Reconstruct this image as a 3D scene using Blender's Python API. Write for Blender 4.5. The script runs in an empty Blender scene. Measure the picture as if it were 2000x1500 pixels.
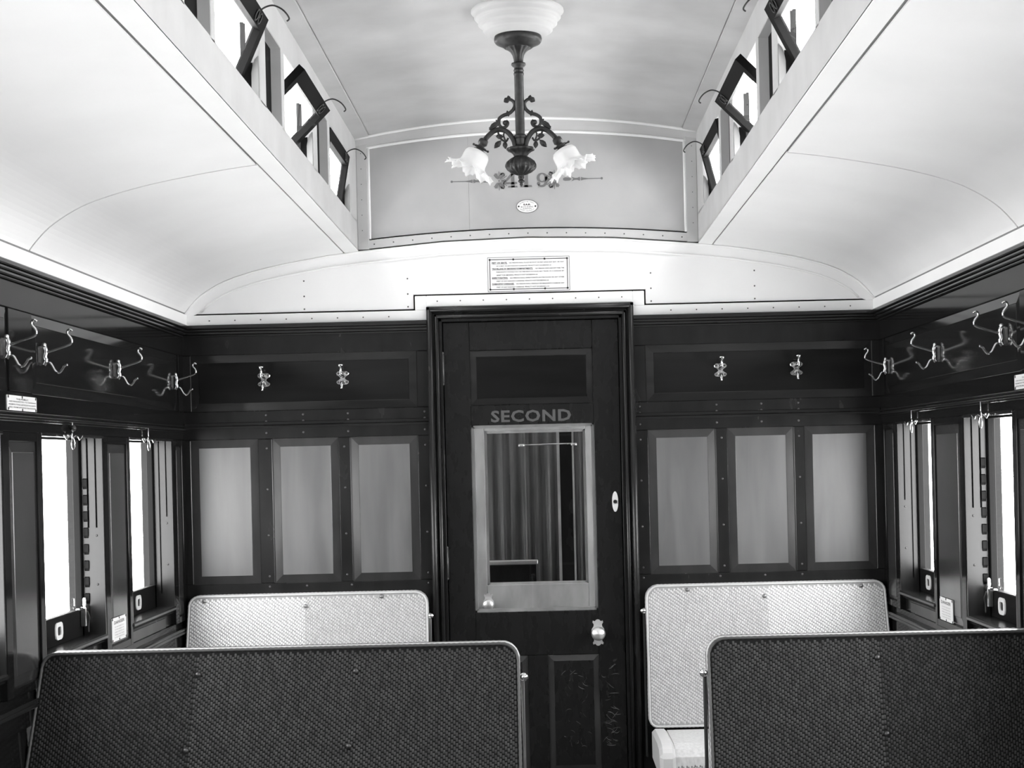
import bpy, math, random
from mathutils import Vector, Matrix
random.seed(7)
PI = math.pi
SC = bpy.context.scene
COL = SC.collection

# ------------------------------------------------------------------ camera
cam_d = bpy.data.cameras.new('camera')
cam = bpy.data.objects.new('camera', cam_d); COL.objects.link(cam)
cam_d.sensor_width = 36.0
cam_d.lens = 36.0*3050/2000
cam_d.shift_x = -0.031
cam_d.shift_y = 0.0715
cam_d.clip_start = 0.05
cam.matrix_world = (Matrix.Translation((0.041, -6.1, 1.5)) @ Matrix.Rotation(PI/2, 4, 'X')
                    @ Matrix.Rotation(math.radians(-1.35), 4, 'Z'))
SC.camera = cam

# ------------------------------------------------------------------ sky, exposure
world = bpy.data.worlds.new('overcast_sky'); SC.world = world
world.use_nodes = True
nt = world.node_tree; nt.nodes.clear()
wo = nt.nodes.new('ShaderNodeOutputWorld'); bg = nt.nodes.new('ShaderNodeBackground')
# overcast, a little brighter on the right-hand (sun) side
tc = nt.nodes.new('ShaderNodeTexCoord'); sp = nt.nodes.new('ShaderNodeSeparateXYZ'); mr = nt.nodes.new('ShaderNodeMapRange')
mr.inputs[1].default_value = -1.0; mr.inputs[2].default_value = 1.0; mr.inputs[3].default_value = 0.82; mr.inputs[4].default_value = 1.26
nt.links.new(tc.outputs['Generated'], sp.inputs[0]); nt.links.new(sp.outputs[0], mr.inputs[0])
nt.links.new(mr.outputs[0], bg.inputs[0]); bg.inputs[1].default_value = 19.5
nt.links.new(bg.outputs[0], wo.inputs[0])

SC.view_settings.view_transform = 'Standard'
SC.view_settings.look = 'None'
SC.view_settings.gamma = 1.0
SC.view_settings.use_curve_mapping = False
SC.view_settings.exposure = 0.0
SC.cycles.use_denoising = True
SC.cycles.max_bounces = 10
SC.cycles.diffuse_bounces = 6
SC.cycles.transparent_max_bounces = 16

WINL = [(-0.82-0.925*k, -0.205-0.925*k) for k in range(10)]
WINR = [(-0.79-0.925*k, -0.265-0.925*k) for k in range(10)]
CLER = [(-0.77-0.935*k, -0.22-0.935*k) for k in range(10)]
YB = -9.45          # rear end of the saloon

def portal(x, y0, y1, z0, z1):
    s = 1 if x > 0 else -1
    l = bpy.data.lights.new('daylight_portal', 'AREA'); l.shape = 'RECTANGLE'
    l.size = z1-z0; l.size_y = y1-y0
    l.cycles.is_portal = True
    o = bpy.data.objects.new('daylight_portal', l); COL.objects.link(o)
    o.location = (x, (y0+y1)/2, (z0+z1)/2); o.rotation_euler = (0, s*PI/2, 0)

for s, W in ((-1, WINL), (1, WINR)):
    for (a, b) in W: portal(s*1.49, a, b, 0.96, 1.60)
    for (a, b) in CLER: portal(s*0.80, a, b, 2.43, 2.66)
    portal(s*1.02, 0.35, 1.0, 0.95, 1.75)
    for k in range(2): portal(s*1.49, 1.75+k*1.1, 2.4+k*1.1, 0.96, 1.60)

# ------------------------------------------------------------------ materials
def mat(name, col, rough=0.5, metal=0.0, spec=0.5, coat=0.0, coat_rough=0.1):
    m = bpy.data.materials.new(name); m.use_nodes = True
    p = m.node_tree.nodes['Principled BSDF']
    p.inputs['Base Color'].default_value = (col, col, col, 1)
    p.inputs['Roughness'].default_value = rough
    p.inputs['Metallic'].default_value = metal
    p.inputs['Specular IOR Level'].default_value = spec
    p.inputs['Coat Weight'].default_value = coat
    p.inputs['Coat Roughness'].default_value = coat_rough
    return m, p
def noise_col(m, p, lo, hi, scale=(8, 8, 8), detail=5, bump=0.0, dist=0.0, nscale=1.0, p0=0.35, p1=0.65, rlo=None, rhi=None):
    n = m.node_tree.nodes; L = m.node_tree.links
    t = n.new('ShaderNodeTexCoord'); mp = n.new('ShaderNodeMapping'); mp.inputs['Scale'].default_value = scale
    nz = n.new('ShaderNodeTexNoise'); nz.inputs['Scale'].default_value = nscale; nz.inputs['Detail'].default_value = detail
    nz.inputs['Distortion'].default_value = dist
    r = n.new('ShaderNodeValToRGB')
    r.color_ramp.elements[0].position = p0; r.color_ramp.elements[0].color = (lo, lo, lo, 1)
    r.color_ramp.elements[1].position = p1; r.color_ramp.elements[1].color = (hi, hi, hi, 1)
    L.new(t.outputs['Object'], mp.inputs[0]); L.new(mp.outputs[0], nz.inputs['Vector'])
    L.new(nz.outputs[0], r.inputs[0]); L.new(r.outputs[0], p.inputs['Base Color'])
    if rlo is not None:
        q = n.new('ShaderNodeMapRange'); q.inputs[3].default_value = rlo; q.inputs[4].default_value = rhi
        q.inputs[1].default_value = 0.3; q.inputs[2].default_value = 0.7
        L.new(nz.outputs[0], q.inputs[0]); L.new(q.outputs[0], p.inputs['Roughness'])
    if bump:
        b = n.new('ShaderNodeBump'); b.inputs['Strength'].default_value = bump; b.inputs['Distance'].default_value = 0.002
        L.new(nz.outputs[0], b.inputs['Height']); L.new(b.outputs[0], p.inputs['Normal'])
    return m
M = {}
m, p = mat('white_paint', 0.84, 0.5, spec=0.35); M['white'] = noise_col(m, p, 0.82, 0.86, (3, 3, 3), bump=0.05)
m, p = mat('cream_paint', 0.6, 0.55, spec=0.3);  M['cream'] = noise_col(m, p, 0.37, 0.42, (5, 5, 5), bump=0.1)
m, p = mat('cream_trim', 0.7, 0.5, spec=0.3);    M['creamtrim'] = noise_col(m, p, 0.46, 0.52, (6, 6, 6), bump=0.08)
m, p = mat('mahogany_frame', 0.03, 0.25, spec=0.3); M['wood'] = noise_col(m, p, 0.010, 0.014, (14, 14, 5), rlo=0.22, rhi=0.28)
m, p = mat('glossy_side_wood', 0.022, 0.12, spec=0.09); M['gloss'] = noise_col(m, p, 0.007, 0.009, (5, 5, 12), rlo=0.08, rhi=0.11)
m, p = mat('mahogany_rail', 0.03, 0.2, spec=0.4);   M['woodh'] = noise_col(m, p, 0.013, 0.017, (3, 3, 30), rlo=0.14, rhi=0.20)
m, p = mat('veneer_panel', 0.12, 0.45, spec=1.0); p.inputs['IOR'].default_value = 1.6; M['panel'] = noise_col(m, p, 0.058, 0.088, (16, 16, 2.2), dist=0.5, rlo=0.38, rhi=0.5)
m, p = mat('dark_panel', 0.03, 0.12, spec=0.25);    M['dpanel'] = noise_col(m, p, 0.008, 0.011, (2.5, 2.5, 24), dist=0.3, rlo=0.09, rhi=0.12)
m, p = mat('door_wood', 0.03, 0.25, spec=0.25);     M['door'] = noise_col(m, p, 0.009, 0.012, (30, 30, 12), detail=6, p0=0.1, p1=0.9, rlo=0.26, rhi=0.29)
m, p = mat('pale_lit_wood', 0.2, 0.3); M['pdoor'] = noise_col(m, p, 0.16, 0.24, (14, 14, 5), detail=8)  # pale tone carries the light on glazing beads and beyond the door
m, p = mat('dull_sash_wood', 0.006, 0.6, spec=0.06); M['sash'] = m
m, p = mat('bolection_bevel', 0.03, 0.25, spec=0.6); M['bevel'] = noise_col(m, p, 0.026, 0.034, (14, 14, 5), rlo=0.2, rhi=0.26)
m, p = mat('dark_bevel', 0.014, 0.2, spec=0.4); M['dbevel'] = noise_col(m, p, 0.013, 0.019, (3, 3, 20), rlo=0.12, rhi=0.18)
m, p = mat('pilaster_panel', 0.04, 0.2, spec=0.6); M['pilaster'] = noise_col(m, p, 0.026, 0.034, (6, 6, 3), rlo=0.16, rhi=0.22)
m, p = mat('floor_lino', 0.05, 0.5);               M['floor'] = noise_col(m, p, 0.05, 0.09, (6, 6, 6))
M['shade_grey'] = mat('shade_grey_paint', 0.22, 0.6, spec=0.2)[0]  # mid grey: shade painted on jamb brackets, dark floor of ceiling joints
M['nickel'] = mat('polished_nickel', 0.75, 0.18, 1.0)[0]
M['brass'] = mat('bright_brass', 0.8, 0.38, 0.9)[0]
M['stud'] = mat('dull_stud', 0.25, 0.4, 0.9)[0]
M['stud_d'] = mat('dark_stud', 0.08, 0.4, 0.8)[0]
m, p = mat('dark_bronze', 0.02, 0.42, 0.2); M['bronze'] = noise_col(m, p, 0.010, 0.028, (60, 60, 60), bump=0.2)
M['ink'] = mat('black_ink', 0.012, 0.6)[0]
M['enamel'] = mat('white_enamel', 0.82, 0.2)[0]
M['stencil'] = mat('grey_stencil_paint', 0.15, 0.6)[0]
M['gilt'] = mat('dull_gilt', 0.07, 0.5)[0]
M['screw'] = mat('dull_screw', 0.10, 0.4, 0.5)[0]
M['scuff'] = mat('bare_scratch', 0.13, 0.7)[0]
M['strap'] = mat('bare_steel', 0.4, 0.3, 1.0)[0]
M['iron'] = mat('seat_iron', 0.03, 0.4, 0.3)[0]
M['black'] = mat('shadow_gap', 0.01, 0.8)[0]
M['leather'] = mat('pale_leather', 0.62, 0.45)[0]
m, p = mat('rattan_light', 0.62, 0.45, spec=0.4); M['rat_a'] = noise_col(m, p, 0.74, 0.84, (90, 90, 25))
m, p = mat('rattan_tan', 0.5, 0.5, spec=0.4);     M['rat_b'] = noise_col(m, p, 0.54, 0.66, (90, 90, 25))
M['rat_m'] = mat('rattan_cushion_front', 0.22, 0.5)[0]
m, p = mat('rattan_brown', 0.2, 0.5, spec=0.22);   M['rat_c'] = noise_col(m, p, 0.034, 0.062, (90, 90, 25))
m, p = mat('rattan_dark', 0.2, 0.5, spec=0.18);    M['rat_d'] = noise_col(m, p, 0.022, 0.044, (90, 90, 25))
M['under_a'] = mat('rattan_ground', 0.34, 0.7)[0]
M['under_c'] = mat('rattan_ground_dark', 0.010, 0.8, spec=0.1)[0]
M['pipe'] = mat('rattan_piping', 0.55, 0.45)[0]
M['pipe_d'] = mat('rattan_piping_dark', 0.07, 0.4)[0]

def glass_mat(name, refl=1.0, tint=1.0):
    m = bpy.data.materials.new(name); m.use_nodes = True
    n = m.node_tree.nodes; n.clear(); L = m.node_tree.links
    o = n.new('ShaderNodeOutputMaterial'); mx = n.new('ShaderNodeMixShader')
    t = n.new('ShaderNodeBsdfTransparent'); t.inputs[0].default_value = (tint, tint, tint, 1)
    g = n.new('ShaderNodeBsdfGlossy'); g.inputs['Roughness'].default_value = 0.0
    f = n.new('ShaderNodeFresnel'); f.inputs[0].default_value = 1.45
    mu = n.new('ShaderNodeMath'); mu.operation = 'MULTIPLY'; mu.inputs[1].default_value = refl; mu.use_clamp = True
    ge = n.new('ShaderNodeNewGeometry'); sb_ = n.new('ShaderNodeMath'); sb_.operation = 'SUBTRACT'; sb_.inputs[0].default_value = 1.0
    L.new(ge.outputs['Backfacing'], sb_.inputs[1]); m2 = n.new('ShaderNodeMath'); m2.operation = 'MULTIPLY'
    L.new(f.outputs[0], mu.inputs[0]); L.new(mu.outputs[0], m2.inputs[0]); L.new(sb_.outputs[0], m2.inputs[1]); L.new(m2.outputs[0], mx.inputs[0])
    L.new(t.outputs[0], mx.inputs[1]); L.new(g.outputs[0], mx.inputs[2]); L.new(mx.outputs[0], o.inputs[0])
    return m
M['glass'] = glass_mat('window_glass')
M['doorglass'] = glass_mat('door_glass', 1.5, 0.96)
m = bpy.data.materials.new('opal_glass'); m.use_nodes = True
n = m.node_tree.nodes; L = m.node_tree.links; p = n['Principled BSDF']
p.inputs['Base Color'].default_value = (0.88, 0.88, 0.88, 1); p.inputs['Roughness'].default_value = 0.15
tr = n.new('ShaderNodeBsdfTranslucent'); tr.inputs[0].default_value = (0.9, 0.9, 0.9, 1)
mx = n.new('ShaderNodeMixShader'); mx.inputs[0].default_value = 0.45
L.new(p.outputs[0], mx.inputs[1]); L.new(tr.outputs[0], mx.inputs[2]); L.new(mx.outputs[0], n['Material Output'].inputs[0])
M['opal'] = m

# ------------------------------------------------------------------ mesh builder
def bevel_faces(o, lim, mt='bevel'):
    o.data.materials.append(M[mt])
    for pf in o.data.polygons:
        if pf.area < lim: pf.material_index = 1
class MB:
    def __init__(self): self.v = []; self.f = []; self.sm = []
    def add(self, vs, fs, smooth=False):
        b = len(self.v); self.v += [tuple(x) for x in vs]
        self.f += [tuple(b+i for i in f) for f in fs]; self.sm += [smooth]*len(fs); return self
    def box(self, x0, x1, y0, y1, z0, z1):
        if x0 > x1: x0, x1 = x1, x0
        if y0 > y1: y0, y1 = y1, y0
        if z0 > z1: z0, z1 = z1, z0
        v = [(x, y, z) for x in (x0, x1) for y in (y0, y1) for z in (z0, z1)]
        return self.add(v, [(0, 1, 3, 2), (4, 6, 7, 5), (0, 4, 5, 1), (2, 3, 7, 6), (0, 2, 6, 4), (1, 5, 7, 3)])
    def prism(self, P, poly, h0, h1, smooth=False):
        """polygon in (u,v) extruded between heights h0 and h1 of the map P(u,v,h)"""
        n = len(poly)
        v = [P(u, w, h0) for u, w in poly]+[P(u, w, h1) for u, w in poly]
        f = [tuple(range(n)), tuple(range(2*n-1, n-1, -1))]+[(i, i+n, (i+1) % n+n, (i+1) % n) for i in range(n)]
        return self.add(v, f, smooth)
    def strip(self, lo, hi, P, h0, h1):
        """band between two polylines of equal length, with thickness"""
        n = len(lo); v = []
        for a, b in zip(lo, hi): v += [P(a[0], a[1], h0), P(b[0], b[1], h0), P(b[0], b[1], h1), P(a[0], a[1], h1)]
        f = []
        for i in range(n-1):
            for k in range(4): f.append((4*i+k, 4*i+(k+1) % 4, 4*i+4+(k+1) % 4, 4*i+4+k))
        f += [(0, 3, 2, 1), (4*n-4, 4*n-3, 4*n-2, 4*n-1)]
        return self.add(v, f)
    def tube(self, pts, r, n=8, closed=False, caps=True, flat=1.0):
        pts = [Vector(q) for q in pts]; N = len(pts)
        rs = r if isinstance(r, (list, tuple)) else [r]*N
        rings = []; up = None
        for i, q in enumerate(pts):
            a = pts[(i-1) % N] if (closed or i > 0) else q
            b = pts[(i+1) % N] if (closed or i < N-1) else q
            t = (b-a).normalized()
            if up is None:
                up = Vector((0, 1, 0)) if abs(t.y) < 0.8 else Vector((1, 0, 0))
            up = (up-t*up.dot(t)); 
            if up.length < 1e-6: up = t.orthogonal()
            up.normalize(); sd = t.cross(up)
            rings.append([q+(up*math.cos(2*PI*k/n)*flat+sd*math.sin(2*PI*k/n))*rs[i] for k in range(n)])
        v = [x for rg in rings for x in rg]; f = []
        for i in range(N if closed else N-1):
            j = (i+1) % N
            for k in range(n): f.append((i*n+k, i*n+(k+1) % n, j*n+(k+1) % n, j*n+k))
        if not closed and caps: f += [tuple(range(n-1, -1, -1)), tuple(range((N-1)*n, N*n))]
        return self.add(v, f, True)
    def lathe(self, prof, o=(0, 0, 0), axis=(0, 0, 1), n=32, flute=0, famp=0.0, fun=None):
        """prof: (t along axis, radius)"""
        ax = Vector(axis).normalized(); u = ax.orthogonal().normalized(); w = ax.cross(u); o = Vector(o); v = []
        for i, (t, r) in enumerate(prof):
            for k in range(n):
                th = 2*PI*k/n; rr = r*(1+famp*math.cos(flute*th)) if flute else r; tt = t
                if fun: rr, tt = fun(i, th, rr, tt)
                v.append(o+ax*tt+(u*math.cos(th)+w*math.sin(th))*rr)
        f = []
        for i in range(len(prof)-1):
            for k in range(n): f.append((i*n+k, i*n+(k+1) % n, (i+1)*n+(k+1) % n, (i+1)*n+k))
        if prof[0][1] > 1e-5: f.append(tuple(range(n-1, -1, -1)))
        if prof[-1][1] > 1e-5: f.append(tuple(range((len(prof)-1)*n, len(prof)*n)))
        return self.add(v, f, True)
    def ball(self, c, r, n=12, sc=(1, 1, 1)):
        c = Vector(c); pr = []
        m = max(6, n//2)
        prof = [(-math.cos(PI*i/m), max(1e-6, math.sin(PI*i/m))) for i in range(m+1)]
        v = []
        for t, q in prof:
            for k in range(n): v.append((c.x+r*sc[0]*q*math.cos(2*PI*k/n), c.y+r*sc[1]*q*math.sin(2*PI*k/n), c.z+r*sc[2]*t))
        f = [(i*n+k, i*n+(k+1) % n, (i+1)*n+(k+1) % n, (i+1)*n+k) for i in range(m) for k in range(n)]
        return self.add(v, f, True)
    def panel(self, P, u0, u1, v0, v1, bev, top=-0.001, edge=-0.006, back=-0.02):
        """raised-and-fielded panel"""
        o = [(u0, v0), (u1, v0), (u1, v1), (u0, v1)]
        i = [(u0+bev, v0+bev), (u1-bev, v0+bev), (u1-bev, v1-bev), (u0+bev, v1-bev)]
        v = [P(a, b, top) for a, b in i]+[P(a, b, edge-0.0012) for a, b in i]+[P(a, b, edge+0.0) for a, b in o]+[P(a, b, back) for a, b in o]
        # a little quirk around the field, then the bevel
        q = 0.0015
        i2 = [(u0+bev-q, v0+bev-q), (u1-bev+q, v0+bev-q), (u1-bev+q, v1-bev+q), (u0+bev-q, v1-bev+q)]
        v[4:8] = [P(a, b, top-0.0012) for a, b in i2]
        f = [(0, 1, 2, 3)]
        for k in range(4):
            j = (k+1) % 4
            f += [(k+4, j+4, j, k), (k+8, j+8, j+4, k+4), (k+12, j+12, j+8, k+8)]
        return self.add(v, f)
    def build(self, name, material, parent=None, origin=(0, 0, 0), bevel=0.0):
        me = bpy.data.meshes.new(name)
        ox, oy, oz = origin
        me.from_pydata([(x-ox, y-oy, z-oz) for x, y, z in self.v], [], self.f)
        me.polygons.foreach_set('use_smooth', self.sm)
        me.validate()
        import bmesh
        bm = bmesh.new(); bm.from_mesh(me); bmesh.ops.recalc_face_normals(bm, faces=bm.faces); bm.to_mesh(me); bm.free()
        me.materials.append(M[material] if isinstance(material, str) else material)
        o = bpy.data.objects.new(name, me); COL.objects.link(o)
        if parent is not None: o.parent = parent
        else: o.location = origin
        if bevel:
            b = o.modifiers.new('edge', 'BEVEL'); b.width = bevel; b.segments = 1; b.limit_method = 'ANGLE'
        return o

def tag(o, label=None, cat=None, group=None, kind=None):
    for k, v in (('label', label), ('category', cat), ('group', group), ('kind', kind)):
        if v: o[k] = v
    return o
def thing(name, loc, label, cat, group=None, rz=0.0):
    o = bpy.data.objects.new(name, None); COL.objects.link(o); o.location = loc; o.rotation_euler = (0, 0, rz)
    o.empty_display_size = 0.05
    return tag(o, label, cat, group)
def struct_root(name, label=None):
    o = bpy.data.objects.new(name, None); COL.objects.link(o); o.empty_display_size = 0.05
    return tag(o, label, None, None, 'structure')
def dup(root, loc, rz, label):
    r = root.copy(); COL.objects.link(r); r.location = loc; r.rotation_euler = (0, 0, rz); r['label'] = label
    for ch in list(root.children):
        c = ch.copy(); COL.objects.link(c); c.parent = r
        for g in list(ch.children):
            d = g.copy(); COL.objects.link(d); d.parent = c
    return r
def text_verts(body, bold=0.0, spacing=1.0):
    cu = bpy.data.curves.new('txt', 'FONT'); cu.body = body; cu.size = 1.0; cu.offset = bold; cu.resolution_u = 2
    cu.space_character = spacing
    o = bpy.data.objects.new('txt', cu)
    me = bpy.data.meshes.new_from_object(o)
    v = [(a.co.x, a.co.y) for a in me.vertices]; f = [tuple(q.vertices) for q in me.polygons]
    bpy.data.objects.remove(o); bpy.data.curves.remove(cu); bpy.data.meshes.remove(me)
    return v, f
def put_text(mb, P, body, u0, u1, v0, v1, h, bold=0.0, spacing=1.0, keep=False):
    """text stretched into the box u0..u1, v0..v1 of map P"""
    v, f = text_verts(body, bold, spacing)
    if not v: return mb
    xs = [a for a, b in v]; ys = [b for a, b in v]
    ax, bx = min(xs), max(xs); ay, by = min(ys), max(ys)
    su = (u1-u0)/(bx-ax); sv = (v1-v0)/(by-ay)
    mb.add([P(u0+(a-ax)*su, v0+(b-ay)*sv, h) for a, b in v], f)
    return mb
def rounded(u0, u1, v0, v1, r, n=6):
    rs = r if isinstance(r, (list, tuple)) else [r]*4     # bl, br, tr, tl
    cs = [((u0+rs[0], v0+rs[0]), PI, rs[0]), ((u1-rs[1], v0+rs[1]), 1.5*PI, rs[1]), ((u1-rs[2], v1-rs[2]), 0, rs[2]), ((u0+rs[3], v1-rs[3]), PI/2, rs[3])]
    out = []
    for (c, a0, rr) in cs:
        for i in range(n+1):
            a = a0+PI/2*i/n; out.append((c[0]+rr*math.cos(a), c[1]+rr*math.sin(a)))
    return out
def interp(pts, x):
    x = abs(x); pts = sorted(pts)
    if x <= pts[0][0]: return pts[0][1]
    for (a, b), (c, d) in zip(pts, pts[1:]):
        if x <= c: return b+(d-b)*(x-a)/(c-a)
    return pts[-1][1]
def smooth_curve(pts, n=8, closed=False):
    """Catmull-Rom through points"""
    P = [Vector(q) for q in pts]; out = []
    N = len(P)
    for i in range(N if closed else N-1):
        p0 = P[(i-1) % N] if (closed or i > 0) else P[0]; p1 = P[i]; p2 = P[(i+1) % N]
        p3 = P[(i+2) % N] if (closed or i+2 < N) else P[-1]
        for k in range(n):
            t = k/n
            out.append(0.5*((2*p1)+(p2-p0)*t+(2*p0-5*p1+4*p2-p3)*t*t+(3*p1-p0-3*p2+p3)*t*t*t))
    if not closed: out.append(P[-1])
    return out
def PE(u, v, h): return (u, -h, v)                  # end wall (faces the camera), h towards camera
def PS(s):                                          # side wall: u along y, v up, h into the saloon
    return lambda u, v, h: (s*(1.36-h), u, v)

HW = 1.36
ARCH = [(0.0, 2.357), (0.33, 2.348), (0.664, 2.320), (0.80, 2.304), (0.945, 2.280), (1.06, 2.256), (1.166, 2.225), (1.23, 2.196),
        (1.288, 2.158), (1.33, 2.115), (1.352, 2.085), (1.362, 2.06), (1.37, 2.04)]
def zA(x): return interp(ARCH, x)
def zC(x): return 2.823-0.066*(x/0.664)**2
def zPT(x): return 2.771-0.049*(x/0.62)**2
def zPB(x): return 2.393-0.031*(x/0.62)**2

# ------------------------------------------------------------------ floor
fl = MB().box(-1.6, 1.6, YB-0.1, 4.9, -0.06, 0.0).build('floor', 'floor'); tag(fl, 'dark linoleum floor of the carriage', kind='structure')

# ------------------------------------------------------------------ end wall
wall = MB()
def ebox(mb, x0, x1, z0, z1, h0=-0.03, h1=0.0): return mb.box(x0, x1, -h1, -h0, z0, z1)
LOWP = [(-1.337, -1.074), (-1.019, -0.760), (-0.713, -0.450), (0.450, 0.713), (0.760, 1.019), (1.061, 1.334)]
for s in (-1, 1):
    X = lambda a, b: (min(s*a, s*b), max(s*a, s*b))
    a, b = X(0.385, 1.42)
    ebox(wall, a, b, 0.0, 1.033)
    ebox(wall, a, b, 1.597, 1.708)
    ebox(wall, a, b, 1.928, 2.05)
    for (c, d) in ((0.385, 0.448), (1.330, 1.42)):
        c, d = X(c, d); ebox(wall, c, d, 1.708, 1.928)
    edges = sorted([abs(q) for pr in LOWP if pr[0]*s > 0 for q in pr])
    cuts = [0.385]+edges+[1.42]
    for i in range(0, len(cuts), 2):
        c, d = X(cuts[i], cuts[i+1]); ebox(wall, c, d, 1.033, 1.597)
    ebox(wall, a, b, 0.0, 2.05, -0.07, -0.03)
wall = wall.build('wall_far', 'wood', bevel=0.0025); tag(wall, 'dark varnished end partition with six tall panels and a centre door', kind='structure')
for (a, b) in LOWP:
    o = MB().panel(PE, a, b, 1.033, 1.597, 0.032).build('panel', 'panel', wall)
    bevel_faces(o, 0.08)
for s in (-1, 1):
    a, b = sorted((s*0.448, s*1.330))
    bevel_faces(MB().panel(PE, a, b, 1.708, 1.928, 0.032, top=0.0, edge=-0.005).build('panel', 'dpanel', wall), 0.08, 'dbevel')
    # small rail moulding and cornice
    a, b = sorted((s*0.40, s*1.36))
    MB().box(a, b, -0.010, 0, 1.640, 1.650).box(a, b, -0.005, 0, 1.650, 1.664).build('rail_moulding', 'woodh', wall, bevel=0.002)
    c = MB()
    for (z0, z1, d) in ((2.000, 2.008, 0.010), (2.008, 2.019, 0.019), (2.019, 2.029, 0.026), (2.029, 2.044, 0.034)): c.box(a, b, -d, 0, z0, z1)
    c.build('cornice', 'woodh', wall, bevel=0.003)
sc = MB()
for s in (-1, 1):
    for x in (0.42, 0.737, 1.04, 1.36):
        for z in (1.06, 1.22, 1.40, 1.56): 
            if x < 1.3: sc.lathe([(0, 0.0045), (0.0015, 0.003), (0.002, 0.0)], PE(s*x, z, 0), (0, -1, 0), 8)
    for x in (0.42, 0.72, 0.895, 1.04):
        for z in (1.02, 1.62, 1.665, 1.69): sc.lathe([(0, 0.0045), (0.0015, 0.003), (0.002, 0.0)], PE(s*x, z, 0.0), (0, -1, 0), 8)
tag(sc.build('panel_screws', 'screw', wall), kind='stuff')

# ------------------------------------------------------------------ white lunette above the partition and the clerestory end
NX = 60
xs = [-1.37+2.74*i/NX for i in range(NX+1)]
lun = MB()
for (x0, x1, zl) in ((-1.37, -0.665, 2.091), (-0.665, -0.454, 2.091), (-0.454, 0.454, 2.147), (0.454, 0.665, 2.091), (0.665, 1.37, 2.091)):
    qx = [x0+(x1-x0)*i/24 for i in range(25)]
    if abs(x0+x1) > 1.5: ztop = lambda x: zA(x)+0.05
    else: ztop = lambda x: zA(x)
    lun.strip([(x, min(zl, ztop(x)-0.001)) for x in qx], [(x, ztop(x)) for x in qx], PE, -0.05, 0.0)
xs2 = [-0.70+1.4*i/24 for i in range(25)]
lun = lun.build('wall_upper', 'white'); tag(lun, 'white painted lunette board under the arched roof', kind='structure')
bk = MB().strip([(x, zA(x)-0.004) for x in xs2], [(x, zC(x)+0.06) for x in xs2], PE, -0.06, -0.018)  # dark board behind the grooves, its tone draws the shadow lines
bk.box(-1.40, 1.40, 0.018, 0.06, 2.03, 2.16)
bk.build('shadow_line_board', 'sash', lun)
bd = MB()
for s in (-1, 1):
    a, b = sorted((s*0.402, s*1.365)); bd.box(a, b, -0.012, 0.018, 2.042, 2.084)
    a, b = sorted((s*0.402, s*0.447)); bd.box(a, b, -0.012, 0.018, 2.084, 2.14)
bd.box(-0.402, 0.402, -0.012, 0.018, 2.096, 2.14)
bd.build('skirting_band', 'white', lun, bevel=0.002)
ar = MB()
xx = [-1.352+2.704*i/80 for i in range(81)]
def inner_arch(x): # arch offset inwards by the rib width
    return zA(x)
outer = [Vector((x, zA(x), 0)) for x in xx]
inn = []
for i, q in enumerate(outer):
    t = (outer[min(i+1, 80)]-outer[max(i-1, 0)]).normalized(); nrm = Vector((t.y, -t.x, 0))
    inn.append(q+nrm*0.047)
inn = [(q.x, max(q.y, 2.084)) for q in inn]
ar.strip(inn, [(q.x, q.y) for q in outer], PE, 0.0, 0.008)
ar.build('arch_rib', 'white', lun)
be = MB()
be.tube([PE(a, b, 0.009) for a, b in inn if b > 2.0845], 0.0042, 8)
be.tube([PE(q.x, q.y-0.004, 0.010) for q in outer], 0.0045, 8)
be.build('arch_bead', 'white', lun)
# clerestory end panel : two boards, rails, posts, cove
for (x0, x1) in ((-0.62, -0.2274), (-0.2269, 0.62)):
    q = [x0+(x1-x0)*i/16 for i in range(17)]
    MB().strip([(x, zPB(x)+0.0065) for x in q], [(x, zPT(x)) for x in q], PE, -0.02, -0.001).build('panel', 'cream', lun)
q = [-0.664+1.328*i/24 for i in range(25)]
tr = MB()
tr.strip([(x, zA(x)+0.0055) for x in q], [(x, zPB(x)) for x in q], PE, -0.018, 0.011)
for s in (-1, 1):
    a, b = sorted((s*0.62, s*0.664)); tr.box(a, b, -0.012, 0.018, 2.326, 2.765)
tr.build('end_rail', 'creamtrim', lun, bevel=0.002)
cv = MB()
for (d0, d1, h0, h1) in ((0.0, 0.42, 0.0, 0.010), (0.42, 0.80, 0.010, 0.022), (0.80, 1.0, 0.022, 0.036)):
    v = []; f = []
    for i, x in enumerate(q):
        zl, zh = zPT(x), zC(x)
        v += [PE(x, zl+(zh-zl)*d0, h0+0.004), PE(x, zl+(zh-zl)*d1, h1+0.004)]
    cv.add(v, [(2*i, 2*i+1, 2*i+3, 2*i+2) for i in range(len(q)-1)])
cv.build('cove', 'creamtrim', lun)
be = MB()
be.tube([PE(x, zPT(x), 0.006) for x in q], 0.006, 8)
be.tube([PE(x, zC(x)-0.006, 0.040) for x in q], 0.006, 8)
for s in (-1, 1): be.tube([PE(s*0.617, 2.367, 0.006), PE(s*0.617, 2.722, 0.006)], 0.006, 8)
be.build('panel_bead', 'white', lun)
sc = MB()
for i in range(26):
    x = -1.25+i*0.1; z = 2.062
    if abs(x) > 0.46: sc.lathe([(0, 0.003), (0.001, 0.002), (0.0014, 0)], PE(x, z, 0.012), (0, -1, 0), 6)
for i in range(17):
    x = -0.6+i*0.075; sc.lathe([(0, 0.003), (0.001, 0.002), (0.0014, 0)], PE(x, zPB(x)-0.018, 0.011), (0, -1, 0), 6)
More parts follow.
